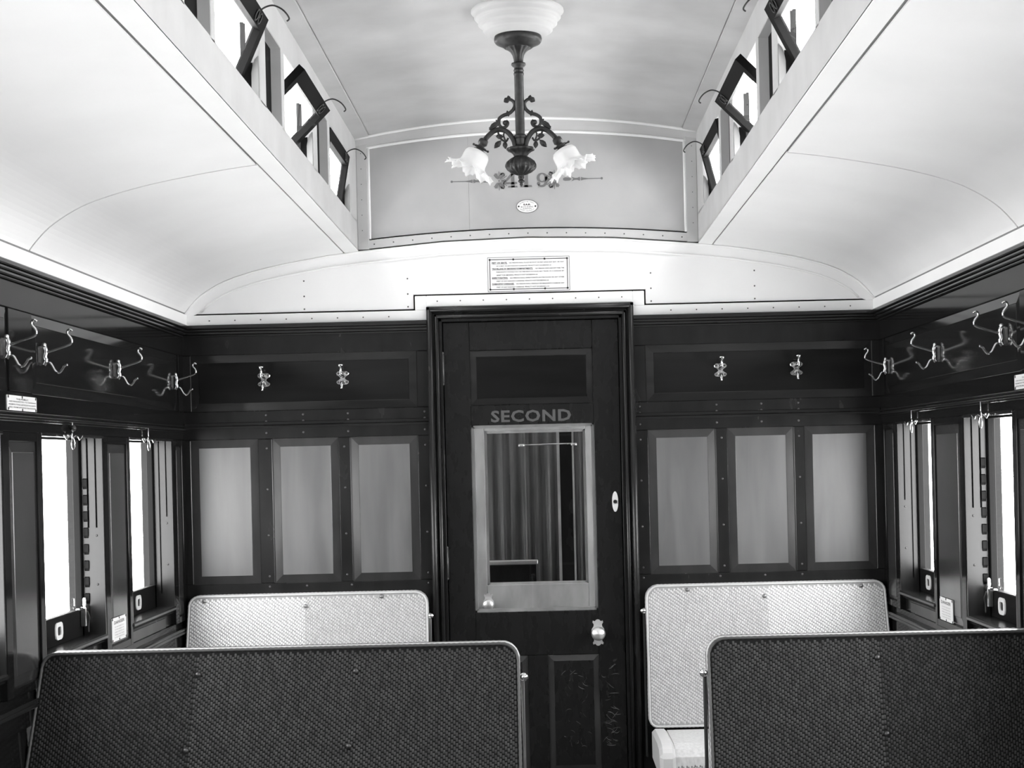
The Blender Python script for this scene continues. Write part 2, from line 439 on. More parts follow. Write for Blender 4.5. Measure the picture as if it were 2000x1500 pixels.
for s in (-1, 1):
    for z in (2.40, 2.46, 2.52, 2.58, 2.64, 2.70): sc.lathe([(0, 0.003), (0.001, 0.002), (0.0014, 0)], PE(s*0.645, z, 0.011), (0, -1, 0), 6)
    for x in (0.475, 0.88):
        for z in (2.10, 2.15, 2.21): sc.lathe([(0, 0.0035), (0.001, 0.0025), (0.0014, 0)], PE(s*x, z, 0.0), (0, -1, 0), 6)
for i in range(9): sc.lathe([(0, 0.003), (0.001, 0.002), (0.0014, 0)], PE(-0.36+i*0.09, 2.118, 0.012), (0, -1, 0), 6)
tag(sc.build('nail_heads', 'screw', lun), kind='stuff')

# ------------------------------------------------------------------ painted number and ornament (flat stencil on the clerestory panel)
st = MB(); H = 0.0006
def poly(pts): st.add([PE(a, b, H) for a, b in pts], [tuple(range(len(pts)))])
def stroke(pts, w0, w1=None, n=10, cap=True):
    c = smooth_curve([(a, b, 0) for a, b in pts], n); N = len(c); w1 = w0 if w1 is None else w1
    v = []
    for i, q in enumerate(c):
        t = (c[min(i+1, N-1)]-c[max(i-1, 0)]).normalized(); w = (w0+(w1-w0)*i/(N-1))/2
        v += [PE(q.x-t.y*w, q.y+t.x*w, H), PE(q.x+t.y*w, q.y-t.x*w, H)]
    st.add(v, [(2*i, 2*i+1, 2*i+3, 2*i+2) for i in range(N-1)])
def dot(x, z, r, n=16): poly([(x+r*math.cos(2*PI*k/n), z+r*math.sin(2*PI*k/n)) for k in range(n)])
B, T = 2.556, 2.611; hgt = T-B
x = -0.092                                          # 4
poly([(x+0.030, T), (x+0.044, T), (x+0.012, B+0.021), (x, B+0.019)])
poly([(x, B+0.013), (x+0.054, B+0.013), (x+0.054, B+0.021), (x, B+0.021)])
poly([(x+0.031, B), (x+0.044, B), (x+0.044, T), (x+0.031, T)])
poly([(x+0.018, B), (x+0.056, B), (x+0.054, B+0.007), (x+0.020, B+0.007)])
x = -0.026                                          # 1
poly([(x+0.016, B), (x+0.031, B), (x+0.031, T), (x+0.016, T)])
poly([(x, B), (x+0.047, B), (x+0.045, B+0.008), (x+0.002, B+0.008)])
poly([(x+0.002, T-0.014), (x+0.018, T-0.010), (x+0.024, T), (x+0.016, T), (x+0.002, T-0.007)])
x = 0.060                                           # 9
for k in range(24):
    a0, a1 = 2*PI*k/24, 2*PI*(k+1)/24
    o = lambda a: (x+0.021*math.cos(a), B+0.036+0.019*math.sin(a)); i_ = lambda a: (x+0.0095*math.cos(a), B+0.036+0.0135*math.sin(a))
    poly([o(a0), o(a1), i_(a1), i_(a0)])
stroke([(x+0.017, B+0.040), (x+0.017, B+0.022), (x+0.008, B+0.006), (x-0.006, B+0.003), (x-0.016, B+0.009)], 0.013, 0.006)
dot(x-0.014, B+0.013, 0.007)
for s in (-1, 1):
    cx, cz = s*0.108, 2.583
    dot(cx, cz, 0.0035)
    for a, ln, w in ((62, 0.034, 0.016), (118, 0.036, 0.019), (180, 0.028, 0.012), (242, 0.036, 0.019), (298, 0.034, 0.016)):
        a = math.radians(a); d = Vector((-s*math.cos(a)*-1, math.sin(a))); d = Vector((s*-math.cos(a)*-1, math.sin(a)))
        d = Vector((-s*-math.cos(a), math.sin(a))); n_ = Vector((-d.y, d.x))
        pts = [(0.007, 0.0015), (0.4, 0.30), (0.72, 0.42), (0.9, 0.5), (0.86, 0.24), (1.0, 0.12), (0.93, 0.0)]
        full = [(ln*t if t > 0.02 else 0.006, w*q) for t, q in pts]; full = full+[(t, -q) for t, q in full[::-1][1:]]
        poly([(cx+d.x*t+n_.x*q, cz+d.y*t+n_.y*q) for t, q in full])
    for a in (90, 148, 212, 270):
        a = math.radians(a); dx, dz = s*math.cos(a)*-1*-1, math.sin(a)
        stroke([(cx+dx*0.007, cz+dz*0.007), (cx+dx*0.022, cz+dz*0.021), (cx+dx*0.036, cz+dz*0.037)], 0.0016, 0.0030, 5)
    for sg in (-1, 1):
        stroke([(cx-s*0.006, cz+sg*0.024), (cx-s*0.016, cz+sg*0.030), (cx-s*0.021, cz+sg*0.022), (cx-s*0.016, cz+sg*0.016)], 0.005, 0.003, 5)
    z = 2.584
    poly([(s*0.142, z-0.004), (s*0.150, z-0.007), (s*0.168, z-0.006), (s*0.176, z), (s*0.168, z+0.006), (s*0.150, z+0.007), (s*0.142, z+0.004)])
    poly([(s*0.174, z-0.009), (s*0.188, z-0.004), (s*0.198, z-0.004), (s*0.207, z-0.008), (s*0.210, z), (s*0.207, z+0.008), (s*0.198, z+0.004), (s*0.188, z+0.004), (s*0.174, z+0.009), (s*0.181, z)])
    poly([(s*0.2115, z-0.007), (s*0.222, z-0.004), (s*0.240, z-0.0018), (s*0.291, z-0.0015), (s*0.291, z+0.0015), (s*0.240, z+0.0018), (s*0.222, z+0.004), (s*0.2115, z+0.007)])
    dot(s*0.293, z, 0.0048)
st.build('painted_number', 'stencil', lun)

# ------------------------------------------------------------------ door builder (same door at the far side of the vestibule)
def door(name, y, mirror, label, full=True):
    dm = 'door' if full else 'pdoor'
    k = -1 if mirror else 1
    P = lambda u, v, h: (k*u, y-h, v)
    D = MB()
    def b(x0, x1, z0, z1, h0=-0.045, h1=-0.008): D.box(k*x0, k*x1, y-h1, y-h0, z0, z1)
    b(-0.343, -0.240, 0.02, 2.035); b(0.240, 0.343, 0.02, 2.035)
    b(-0.240, 0.240, 1.923, 2.035); b(-0.240, 0.240, 1.630, 1.709); b(-0.240, 0.240, 0.726, 0.898); b(-0.240, 0.240, 0.02, 0.27)
    b(-0.038, 0.038, 0.27, 0.726)
    root = D.build(name, dm, bevel=0.002); tag(root, label, kind='structure')
    Pd = lambda u, v, h: P(u, v, h-0.008)
    q = MB().panel(Pd, -0.240, 0.240, 1.709, 1.923, 0.026, top=0.0, edge=-0.006).build('panel', 'dpanel' if full else dm, root)
    if full: bevel_faces(q, 0.05, 'dbevel')
    for (a, c) in ((-0.240, -0.038), (0.038, 0.240)):
        q = MB().panel(Pd, a, c, 0.27, 0.726, 0.024, top=0.0, edge=-0.006).build('panel', dm, root)
        if full: bevel_faces(q, 0.05)
    gl = MB().box(k*-0.240, k*0.240, y+0.026, y+0.030, 0.898, 1.630).build('glass_pane', 'doorglass', root)
    g = MB()
    for (r0, r1, h) in ((0.0, 0.007, -0.022), (0.007, 0.012, -0.025)):
        for (x0, x1, z0, z1) in ((-0.240+r0, -0.240+r1, 0.898, 1.630), (0.240-r1, 0.240-r0, 0.898, 1.630), (-0.240, 0.240, 0.898+r0, 0.898+r1), (-0.240, 0.240, 1.630-r1, 1.630-r0)):
            g.box(k*x0, k*x1, y-h-0.004, y-h+0.004, z0, z1)
    g.build('glazing_bead', 'pdoor', root)  # pale colour stands for the lit bead around the glass
    # knob and its plate
    pl = MB(); o = []
    half = [(0.0, 0.052), (0.006, 0.050), (0.012, 0.044), (0.019, 0.047), (0.021, 0.040), (0.016, 0.032), (0.017, 0.024), (0.024, 0.014), (0.026, 0.0)]
    for a, c in half: o.append((a, c))
    for a, c in half[::-1][1:]: o.append((a, -c))
    for a, c in half[1:]: o.append((-a, -c))
    for a, c in half[::-1][1:-1]: o.append((-a, c))
    pl.prism(lambda u, v, h: Pd(0.237+u, 0.810+v, h), o, 0.0, 0.004)
    kp = pl.build('knob_plate', 'brass', root)
    MB().lathe([(0.0, 0.014), (0.018, 0.010), (0.026, 0.012), (0.032, 0.024), (0.042, 0.0275), (0.052, 0.025), (0.058, 0.016), (0.060, 0.0)], Pd(0.237, 0.810, 0.004), (0, -1, 0), 28).build('door_knob', 'brass', kp)
    es = MB().prism(lambda u, v, h: Pd(0.316+u, 1.320+v, h), [(0.012*math.cos(t*PI/12), 0.040*math.sin(t*PI/12)) for t in range(24)], 0.0, 0.004).build('lock_escutcheon', 'enamel', root)
    MB().lathe([(0, 0.0075), (0.006, 0.0075), (0.006, 0.004), (0.003, 0.003), (0.003, 0)], Pd(0.316, 1.320, 0.004), (0, -1, 0), 16).build('keyhole', 'ink', es)
    for z in (1.855, 1.095):
        h = MB().tube([Pd(-0.346, z-0.055, 0.007), Pd(-0.346, z+0.055, 0.007)], 0.007, 10)
        for zz in (-0.06, 0.06): h.ball(Pd(-0.346, z+zz, 0.007), 0.0065, 8)
        h.build('hinge', 'screw', root)
    if full:
        t = MB(); put_text(t, Pd, 'SECOND', -0.162, 0.152, 1.640, 1.687, 0.0008, bold=0.028, spacing=1.08); t.build('lettering', 'gilt', root)
    return root
def scuffs(root):
    rr = random.Random(3); m_ = MB()
    def sc_(x, z, ln, a, bend, w):
        pts = [(x+ln*t*math.cos(a)+bend*t*(1-t)*math.sin(a)*4, z+ln*t*math.sin(a)-bend*t*(1-t)*math.cos(a)*4) for t in (0, .25, .5, .75, 1)]
        h = 0.0004 if not (0.033 < x < 0.243) else 0.0004
        v = []
        for i, (a_, b_) in enumerate(pts):
            ww = w*(0.4 if i in (0, 4) else 1.0); v += [PE(a_, b_+ww, -0.0076), PE(a_, b_-ww, -0.0076)]
        m_.add(v, [(2*i, 2*i+1, 2*i+3, 2*i+2) for i in range(4)])
    for _ in range(34): sc_(rr.uniform(0.246, 0.30), rr.uniform(0.36, 0.70), rr.uniform(0.012, 0.038), rr.uniform(-0.9, 0.9), rr.uniform(-0.006, 0.006), rr.uniform(0.0004, 0.0013))
    for _ in range(30): sc_(rr.uniform(0.09, 0.19), rr.choice([rr.uniform(0.60, 0.68), rr.uniform(0.36, 0.56)]), rr.uniform(0.010, 0.030), rr.uniform(-2.4, 2.4), rr.uniform(-0.006, 0.006), rr.uniform(0.0004, 0.0012))
    tag(m_.build('scratches', 'scuff', root), kind='stuff')
def architrave(name, y, label):
    D = MB()
    for s in (-1, 1):
        for (x0, x1, d) in ((0.345, 0.357, 0.010), (0.357, 0.373, 0.022), (0.373, 0.380, 0.014), (0.380, 0.403, 0.030)):
            D.box(s*x0, s*x1, y-d, y+0.01, 0, 2.037+x1-0.345)
        for (x, h, r) in ((0.365, 0.020, 0.0085), (0.3915, 0.027, 0.0115)):
            D.tube([(s*x, y-h, 0), (s*x, y-h, 2.037+x-0.345)], r, 12)
    for (x0, x1, d) in ((0.345, 0.357, 0.010), (0.357, 0.373, 0.022), (0.373, 0.380, 0.014), (0.380, 0.403, 0.030)):
        D.box(-x1, x1, y-d, y+0.01, 2.037+x0-0.345, 2.037+x1-0.345)
    for (x, h, r) in ((0.365, 0.020, 0.0085), (0.3915, 0.027, 0.0115)):
        D.tube([(-x, y-h, 2.037+x-0.345), (x, y-h, 2.037+x-0.345)], r, 12)
    for (x0, x1, z0, z1) in ((-0.40, 0.40, 2.02, 2.06), (-0.40, -0.332, 0, 2.06), (0.332, 0.40, 0, 2.06)): D.box(x0, x1, y+0.048, y+0.065, z0, z1)
    o = D.build(name, 'wood', bevel=0.0015); return tag(o, label, kind='structure')
scuffs(door('door_1', 0.0, False, 'dark wooden saloon door lettered SECOND with tall glass and two lower panels'))
architrave('trim_1', 0.0, 'moulded dark door frame around the SECOND door')
door('door_2', 1.3, True, 'second door seen through the glass across the vestibule', full=False)
architrave('trim_2', 1.3, 'door frame on the far side of the vestibule')

# ------------------------------------------------------------------ vestibule and the next saloon, seen through the door glass
vs = MB()
for s in (-1, 1):
    a = (s*0.95, s*1.0)
    vs.box(*a, 0.07, 0.35, 0, 2.3).box(*a, 1.0, 1.3, 0, 2.3).box(*a, 0.35, 1.0, 0, 0.95).box(*a, 0.35, 1.0, 1.75, 2.3)
    vs.box(s*0.345, s*1.0, 1.30, 1.36, 0, 2.3)
vs.box(-0.345, 0.345, 1.30, 1.36, 2.035, 2.3)
vs = vs.build('wall_vestibule', 'pdoor'); tag(vs, 'vestibule walls beyond the door glass', kind='structure')
vc = MB().box(-1.0, 1.0, 0.07, 1.36, 2.3, 2.34).build('ceiling_vestibule', 'white'); tag(vc, 'white vestibule ceiling beyond the door', kind='structure')
for i, s in enumerate((-1, 1)):  # unseen side windows, enlarged to light the vestibule and far door
    g = MB().box(s*0.972, s*0.976, 0.35, 1.0, 0.95, 1.75).build('window_vestibule_unseen', 'glass'); tag(g, 'unseen side glass of the vestibule beyond the door, ' + ('left side' if s < 0 else 'right side'), kind='structure')
nx = MB()
for s in (-1, 1):
    a = (s*1.40, s*1.46)
    nx.box(*a, 1.36, 1.75, 0, 2.3).box(*a, 2.4, 2.85, 0, 2.3).box(*a, 3.5, 4.6, 0, 2.3).box(*a, 1.75, 3.5, 0, 0.96).box(*a, 1.75, 3.5, 1.6, 2.3)
    nx.box(s*1.0, s*1.46, 1.30, 1.36, 0, 2.3)
nx.box(-1.46, 1.46, 4.6, 4.66, 0, 2.34)
nx = nx.build('wall_next_saloon', 'pdoor'); tag(nx, 'panelled walls of the next saloon seen through both door glasses', kind='structure')
for (a, b) in ((-1.1, -0.62), (-0.55, -0.07), (0.0, 0.42), (0.5, 1.0)):
    MB().panel(lambda u, v, h: (u, 4.6-h, v), a, b, 0.9, 1.75, 0.04, top=0.008, edge=0.001, back=0).build('panel', 'pdoor', nx)
c = MB().box(-1.46, 1.46, 1.36, 4.66, 2.3, 2.34).build('ceiling_next_saloon', 'white'); tag(c, 'white ceiling of the next saloon beyond', kind='structure')

m, p = mat('curtain_cloth', 0.2, 0.8); M['curtain'] = noise_col(m, p, 0.15, 0.22, (20, 20, 3))
def curtain(x0, x1, y, z0, z1, label):
    v = []; n_ = 60
    for i in range(n_+1):
        x = x0+(x1-x0)*i/n_; d = 0.018*math.sin(i*0.9)+0.008*math.sin(i*2.3)
        v += [(x, y+d, z0), (x, y+d*0.6, z1), (x, y+d*0.6+0.003, z1), (x, y+d+0.003, z0)]
    f = [(4*i+k, 4*i+(k+1) % 4, 4*i+4+(k+1) % 4, 4*i+4+k) for i in range(n_) for k in range(4)]
    c = MB(); c.add([(a-(x0+x1)/2, b-y, d-z1) for a, b, d in v], f, True)
    c.build('drape', 'curtain', thing('curtain', ((x0+x1)/2, y, z1), label, 'curtain', None))
curtain(-0.42, 0.11, 2.15, 0.55, 1.70, 'grey pleated curtain seen through both door glasses, left of the dark post')
curtain(0.20, 0.55, 2.15, 0.55, 1.70, 'grey pleated curtain seen through both door glasses, right of the dark post')
t = thing('curtain_rail', (0.06, 2.08, 1.565), 'short bright rail seen through the door glass', 'rail')
MB().tube([(-0.15, 0, 0), (0.15, 0, 0.004)], 0.004, 10).build('rod', 'nickel', t)
for x in (-0.135, 0.14): MB().lathe([(0, 0.007), (0.03, 0.007)], (x-0.015, 0, 0), (1, 0, 0), 12).build('rail_end', 'brass', t)
o = MB().box(0.125, 0.19, 2.14, 2.20, 0, 2.3).build('trim_3', 'wood'); tag(o, 'dark post of the next saloon seen through the door glass', kind='structure')
t = thing('bench_seat', (-0.25, 1.75, 0), 'bench back with a pale top edge seen through both door glasses', 'bench seat')
MB().box(-0.35, 0.24, -0.02, 0.02, 0.30, 0.965).build('backrest', 'wood', t)
MB().box(-0.36, 0.25, -0.028, 0.028, 0.965, 0.985).build('top_rail', 'pipe', t, bevel=0.004)
MB().box(-0.35, 0.24, 0.02, 0.45, 0.33, 0.43).build('seat', 'rat_b', t)
for x in (-0.30, 0.15): MB().box(x, x+0.04, 0.05, 0.40, 0.0, 0.33).build('leg', 'iron', t)

# ------------------------------------------------------------------ lower deck ceilings
def arch_pts(x0, x1, n): return [(x0+(x1-x0)*i/n, zA(x0+(x1-x0)*i/n)) for i in range(n+1)]
PY = lambda off: None
CEIL = []
for s, nm in ((-1, 'ceiling_left'), (1, 'ceiling_right')):
    half = [q for q in ARCH if 0.6 < q[0] < 1.361]
    cur = [(v.x, v.y) for v in smooth_curve([(a, b, 0) for a, b in half], 4)]
    lo = [(s*a, b+0.004) for a, b in cur]; hi = [(s*(a+0.06*(a-0.3)), b+0.06) for a, b in cur]
    o = MB().strip(lo, hi, lambda u, v, h: (u, h, v), YB, 0.0).build(nm, 'shade_grey'); tag(o, 'white arched side ceiling on the %s of the carriage' % ('left' if s < 0 else 'right'), kind='structure')
    joints = [0.0, -1.85, -3.70, -5.55, -7.40, YB]
    for j, (y1, y0) in enumerate(zip(joints, joints[1:])):
        off = 0.003 if j % 2 else 0.0
        sub = [(a, b) for a, b in cur if 0.722+off < a < 1.345]
        a0 = 0.722+off; sub = [(a0, interp(cur, a0))]+sub+[(1.345, interp(cur, 1.345))]
        l2 = [(s*a, b) for a, b in sub]; h2 = [(s*a, b+0.006) for a, b in sub]
        MB().strip(l2, h2, lambda u, v, h: (u, h, v), y0+0.005, y1-0.005 if j else y1-0.002).build('ceiling_panel', 'white', o)
    a0 = 0.664; sub = [(a0, interp(cur, a0)), (0.69, interp(cur, 0.69)), (0.716, interp(cur, 0.716))]
    MB().strip([(s*a, b) for a, b in sub], [(s*a, b+0.006) for a, b in sub], lambda u, v, h: (u, h, v), YB, -0.002).build('edge_board', 'white', o)
    MB().box(s*1.338, s*1.37, YB, -0.002, 2.044, 2.088).build('edge_moulding', 'white', o, bevel=0.003)
# clerestory roof
q = [-0.70+1.4*i/28 for i in range(29)]
cl = MB().strip([(x, zC(x)) for x in q], [(x, zC(x)+0.05) for x in q], lambda u, v, h: (u, h, v), YB, 0.0).build('ceiling_clerestory', 'creamtrim')
tag(cl, 'gently curved pale clerestory ceiling along the centre', kind='structure')
for (y1, y0) in ((-0.045, -2.75), (-2.756, -5.6), (-5.606, YB)):
    q2 = [-0.605+1.21*i/24 for i in range(25)]
    MB().strip([(x, zC(x)-0.003) for x in q2], [(x, zC(x)) for x in q2], lambda u, v, h: (u, h, v), y0, y1).build('ceiling_panel', 'cream' if False else 'creamtrim', cl)
for s in (-1, 1):
    q2 = [0.609+0.055*i/4 for i in range(5)]
    MB().strip([(s*x, zC(x)-0.007) for x in q2], [(s*x, zC(x)) for x in q2], lambda u, v, h: (u, h, v), YB, -0.04).build('cover_strip', 'creamtrim', cl)

# ------------------------------------------------------------------ clerestory sides and ventilator windows
wn = [1]
TILT = {(-1, 0): 10, (-1, 1): 45, (-1, 2): 24, (1, 0): 14, (1, 1): 45, (1, 2): 27}
ORD = ['nearest the end wall', 'second from the end wall', 'third from the end wall']
for s, side in ((-1, 'left'), (1, 'right')):
    w = MB(); X0, X1 = s*0.664, s*0.70; BR = []; RB = MB()
    w.box(X0, s*0.70, YB, 0, 2.3215, 2.437)                  # deck rail
    w.box(X0, s*0.72, YB, 0, 2.655, 2.80)                   # header
    edges = []
    prev = 0.0
    for k, (a, b) in enumerate(CLER):
        # far jamb post
        w.box(X0, s*0.70, b, b+0.085 if k else 0.0, 2.43, 2.66)
        w.box(X0, s*0.70, a-0.045, a, 2.43, 2.66)           # near jamb post
        nb = CLER[k+1][1]+0.085 if k < len(CLER)-1 else YB
        RB.box(s*0.694, s*0.73, nb, a-0.045, 2.43, 2.66)    # recessed board between posts
        # shaped bracket ends of the header and rail inside the opening
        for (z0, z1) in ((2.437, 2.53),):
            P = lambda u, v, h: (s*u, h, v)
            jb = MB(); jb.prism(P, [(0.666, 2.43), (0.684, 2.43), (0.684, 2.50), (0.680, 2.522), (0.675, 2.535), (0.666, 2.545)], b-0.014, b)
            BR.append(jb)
    w = w.build('wall_clerestory_' + side, 'creamtrim', bevel=0.002); tag(w, 'painted clerestory side wall with ventilator openings, %s' % side, kind='structure')
    RB.build('recessed_board', 'sash', w)
    for jb in BR[:4]: jb.build('jamb_bracket', 'shade_grey', w)  # darker paint carries the shade on the far jamb faces
    for k, (a, b) in enumerate(CLER):
        vis = k < 3
        r = struct_root('window_%d' % wn[0], ('dark framed clerestory ventilator sash tilted open, %s side, %s' % (side, ORD[k])) if vis else 'clerestory ventilator sash behind the camera, %s side' % side); wn[0] += 1
        th = math.radians(TILT.get((s, k), 25)); cx, cz = 0.690, 2.543
        r.location = (s*cx, 0, cz)
        def Q(u, v, h):    # u along y, v along sash height, h thickness outwards
            ax = -math.sin(th)*v+math.cos(th)*h; az = math.cos(th)*v+math.sin(th)*h
            return (s*ax, u, az)
        y0, y1 = a+0.012, b-0.012; hh = 0.106
        fr = MB()
        for (u0, u1, v0, v1) in ((y0, y0+0.036, -hh, hh), (y1-0.036, y1, -hh, hh), (y0+0.036, y1-0.036, hh-0.040, hh), (y0+0.036, y1-0.036, -hh, -hh+0.036)):
            fr.prism(Q, [(u0, v0), (u1, v0), (u1, v1), (u0, v1)], -0.011, 0.011)
        fr.build('sash_frame', 'sash', r)
        bx = MB()
        bx.box(s*(0.683-cx), s*(0.705-cx), b-0.003, b-0.0002, 2.43-cz, 2.53-cz)  # thin dark plate draws the shaded wedge between sash and jamb
        bx.build('jamb_shade_plate', 'sash', r)
        MB().prism(Q, [(y0+0.03, -hh+0.03), (y1-0.03, -hh+0.03), (y1-0.03, hh-0.03), (y0+0.03, hh-0.03)], -0.002, 0.002).build('pane', 'glass', r)
        if vis:
            yc = b-0.10
            sp_ = MB()
            for dy in (0.0, 0.035):
                c0 = Vector(Q(yc-dy, hh-0.022, -0.013))
                sp_.tube([c0+Vector((s*-0.001, 0.013*math.cos(t*PI/8), 0.013*math.sin(t*PI/8))) if th < 0.4 else
                          c0+Vector(Q(0.013*math.cos(t*PI/8), 0.013*math.sin(t*PI/8), 0))-Vector((0, 0, 0)) for t in range(16)], 0.0022, 6, closed=True)
            A = Vector(Q(yc, hh-0.02, -0.012))
            pts = [A, A+Vector((-s*0.004, 0.006, 0.022)), A+Vector((-s*0.030, 0.012, 0.034)), A+Vector((-s*0.055, 0.018, 0.024)), A+Vector((-s*0.070, 0.022, 0.004)), A+Vector((-s*0.064, 0.022, -0.004))]
            sp_.tube(smooth_curve(pts, 5), 0.0022, 6)
            sp_.build('spring_stay', 'bronze', r)

# ------------------------------------------------------------------ side walls
WROOT = {}
for s, side, W in ((-1, 'left', WINL), (1, 'right', WINR)):
    P = PS(s); w = MB()
    def sb(mb, y0, y1, z0, z1, h0, h1): return mb.box(s*(1.36-h0), s*(1.36-h1), y0, y1, z0, z1)
    sb(w, YB, 0, 1.60, 1.708, -0.12, 0.0)                   # rail over windows
    sb(w, YB, 0, 1.928, 2.06, -0.12, 0.0)
    sb(w, YB, 0, 1.66, 2.06, -0.12, -0.03)
    sb(w, YB, 0, 0.0, 0.87, -0.12, -0.03)
    sb(w, YB, 0, 0.80, 0.90, -0.12, -0.012)
    hat = []
    hy = -0.075; ends = [(-0.075, -1.80)]
    y = -1.99
    while y > YB+1: ends.append((y, max(YB+0.1, y-1.66))); y -= 1.85
    cuts = [0.0]+[q for e_ in ends for q in e_]+[YB]
    for i in range(0, len(cuts), 2): sb(w, cuts[i+1], cuts[i], 1.708, 1.928, -0.03, 0.0)
    # pilasters
    nears = [0.0]+[a for a, b in W]; fars = [b for a, b in W]+[YB]
    pil = []
    for i in range(len(nears)):
        hi_, lo_ = nears[i], fars[i]
        pil.append((lo_, hi_))
        ph, pl_ = hi_-0.030, lo_+0.050
        if i == 0: ph, pl_ = -0.052, lo_+0.055
        sb(w, hi_, ph, 0.90, 1.60, -0.12, 0.0); sb(w, pl_, lo_, 0.90, 1.60, -0.12, 0.0)
        sb(w, pl_, ph, 1.575, 1.60, -0.12, 0.0); sb(w, pl_, ph, 0.90, 0.925, -0.12, 0.0)
        sb(w, pl_, ph, 0.925, 1.575, -0.12, -0.03)
    root = w.build('wall_'+side, 'gloss', bevel=0.002); tag(root, 'dark glossy wooden side wall with hat panels and windows, %s' % side, kind='structure'); WROOT[s] = root
    for i, (lo_, hi_) in enumerate(pil[:4]):
        ph, pl_ = hi_-0.030, lo_+0.050
        if i == 0: ph, pl_ = -0.052, lo_+0.055
        MB().panel(P, pl_, ph, 0.925, 1.575, 0.030 if i else 0.016, top=-0.002, edge=-0.007, back=-0.03).build('panel', 'pilaster', root)
    for (y1, y0) in ends: MB().panel(P, y0, y1, 1.708, 1.928, 0.032, top=0.0, edge=-0.005).build('panel', 'dpanel', root)
    mo = MB()
    for (z0, z1, d) in ((1.628, 1.634, 0.006), (1.634, 1.644, 0.012), (1.648, 1.654, 0.007)): sb(mo, YB, 0, z0, z1, 0, d)
    mo.build('rail_moulding', 'woodh', root, bevel=0.002)
    c = MB()
    for (z0, z1, d) in ((2.000, 2.008, 0.010), (2.008, 2.019, 0.019), (2.019, 2.029, 0.026), (2.029, 2.044, 0.034)): sb(c, YB, -0.02, z0, z1, 0, d)
    c.build('cornice', 'woodh', root, bevel=0.003)
    d_ = MB(); sb(d_, YB, 0, 0.862, 0.874, -0.05, 0.004); sb(d_, YB, 0, 0.850, 0.862, -0.05, 0.004)
    d_.build('dado_moulding', 'woodh', root, bevel=0.003)

    # windows
    for k, (a, b) in enumerate(W):
        vis = k < 3
        r = struct_root('window_%d' % wn[0], ('drop window in the %s wall, %s' % (side, ORD[k])) if vis else 'drop window of the %s wall behind the camera' % side); wn[0] += 1
        # sill board, panel below it
        si = MB(); sb(si, a, b, 0.955, 0.972, -0.085, 0.004); sb(si, a, b, 0.945, 0.955, -0.05, -0.004)
        si.build('sill', 'woodh', r, bevel=0.005)
        pn = MB(); sb(pn, a, b, 0.86, 0.955, -0.12, -0.020)
        pn.panel(PS(s), a+0.03, b-0.09, 0.876, 0.944, 0.008, top=-0.016, edge=-0.0195, back=-0.021)
        pn.build('sill_panel', 'wood', r)
        if k > 6: 
            MB().box(s*1.440, s*1.444, a, b, 0.97, 1.60).build('pane', 'glass', r); continue
        sa = MB()                                             # drop sash
        for (y0, y1, z0, z1) in ((a, a+0.03, 0.97, 1.60), (b-0.03, b, 0.97, 1.60), (a, b, 0.97, 1.055), (a, b, 1.588, 1.60)): sb(sa, y0, y1, z0, z1, -0.092, -0.070)
        sa.build('sash_frame', 'sash', r, bevel=0.002)
        MB().box(s*1.440, s*1.444, a+0.02, b-0.02, 1.04, 1.595).build('pane', 'glass', r)
        # jamb linings with sash grooves (far one is seen)
        for (yj, sg) in ((b, -1), (a, 1)):
            j = MB(); y0, y1 = yj, yj+sg*0.012
            sb(j, y0, y1, 0.96, 1.60, -0.020, -0.001)
            sb(j, y0, y1, 0.96, 1.31, -0.026, -0.020)
            sb(j, y0, y1, 0.96, 1.60, -0.046, -0.026)
            sb(j, y0, y1, 0.96, 1.02 if k == 0 else 1.31, -0.052, -0.046)
            sb(j, y0, y1, 0.96, 1.60, -0.070, -0.052)
            sb(j, y0, y0+sg*0.003, 0.96, 1.60, -0.070, -0.001)
            jo = j.build('jamb_lining', 'panel' if False else 'wood', r)
            if vis:
                sc2 = MB()
                for z in (1.285, 1.13): sc2.lathe([(0, 0.004), (0.001, 0.003), (0.0012, 0)], (s*1.384, y1+sg*0.0005, z), (0, sg, 0), 10)
                sc2.build('screw', 'ink', jo)
        hd = MB(); sb(hd, a, b, 1.592, 1.602, -0.02, 0.003); hd.build('head_bead', 'woodh', r, bevel=0.002)
        if vis:
            # finger pull in the bottom rail
            yc = a+0.36*(b-a) if s < 0 else a+0.40*(b-a)
            if k == 0: yc = (-0.484 if s < 0 else -0.425)
            if k == 1: yc = (-1.405 if s < 0 else -1.335)
            o8 = rounded(-0.034, 0.034, -0.026, 0.026, 0.016, 2); i8 = rounded(-0.018, 0.018, -0.013, 0.013, 0.007, 2)
            fp = MB(); Pw = lambda u, v, h: (s*(1.36+0.070-h), yc+u, 1.012+v)
            n8 = len(o8); v = [Pw(x_, y_, 0.0) for x_, y_ in o8]+[Pw(x_, y_, 0.004) for x_, y_ in o8]+[Pw(x_, y_, 0.004) for x_, y_ in i8]+[Pw(x_, y_, 0.0) for x_, y_ in i8]
            fp.add(v, [(i+q*n8, (i+1) % n8+q*n8, (i+1) % n8+(q+1)*n8, i+(q+1)*n8) for q in range(3) for i in range(n8)])
            f_ = fp.build('finger_pull', 'enamel', r)
            MB().prism(Pw, i8, -0.002, 0.0006).build('finger_hole', 'ink', f_)
            # blind catch : rod, boss, curled spring and ring
            yr = {(-1, 0): -0.60, (-1, 1): -1.485, (1, 0): -0.555, (1, 1): -1.435}.get((s, k), (a+b)/2)
            Pr = lambda u, v, h: (s*(1.36-h), yr+u, v)
            bc = MB()
            bc.tube([Pr(0, 1.636, 0.010), Pr(0, 1.588, 0.010)], 0.0022, 8)
            bc.build('blind_rod', 'nickel', r)
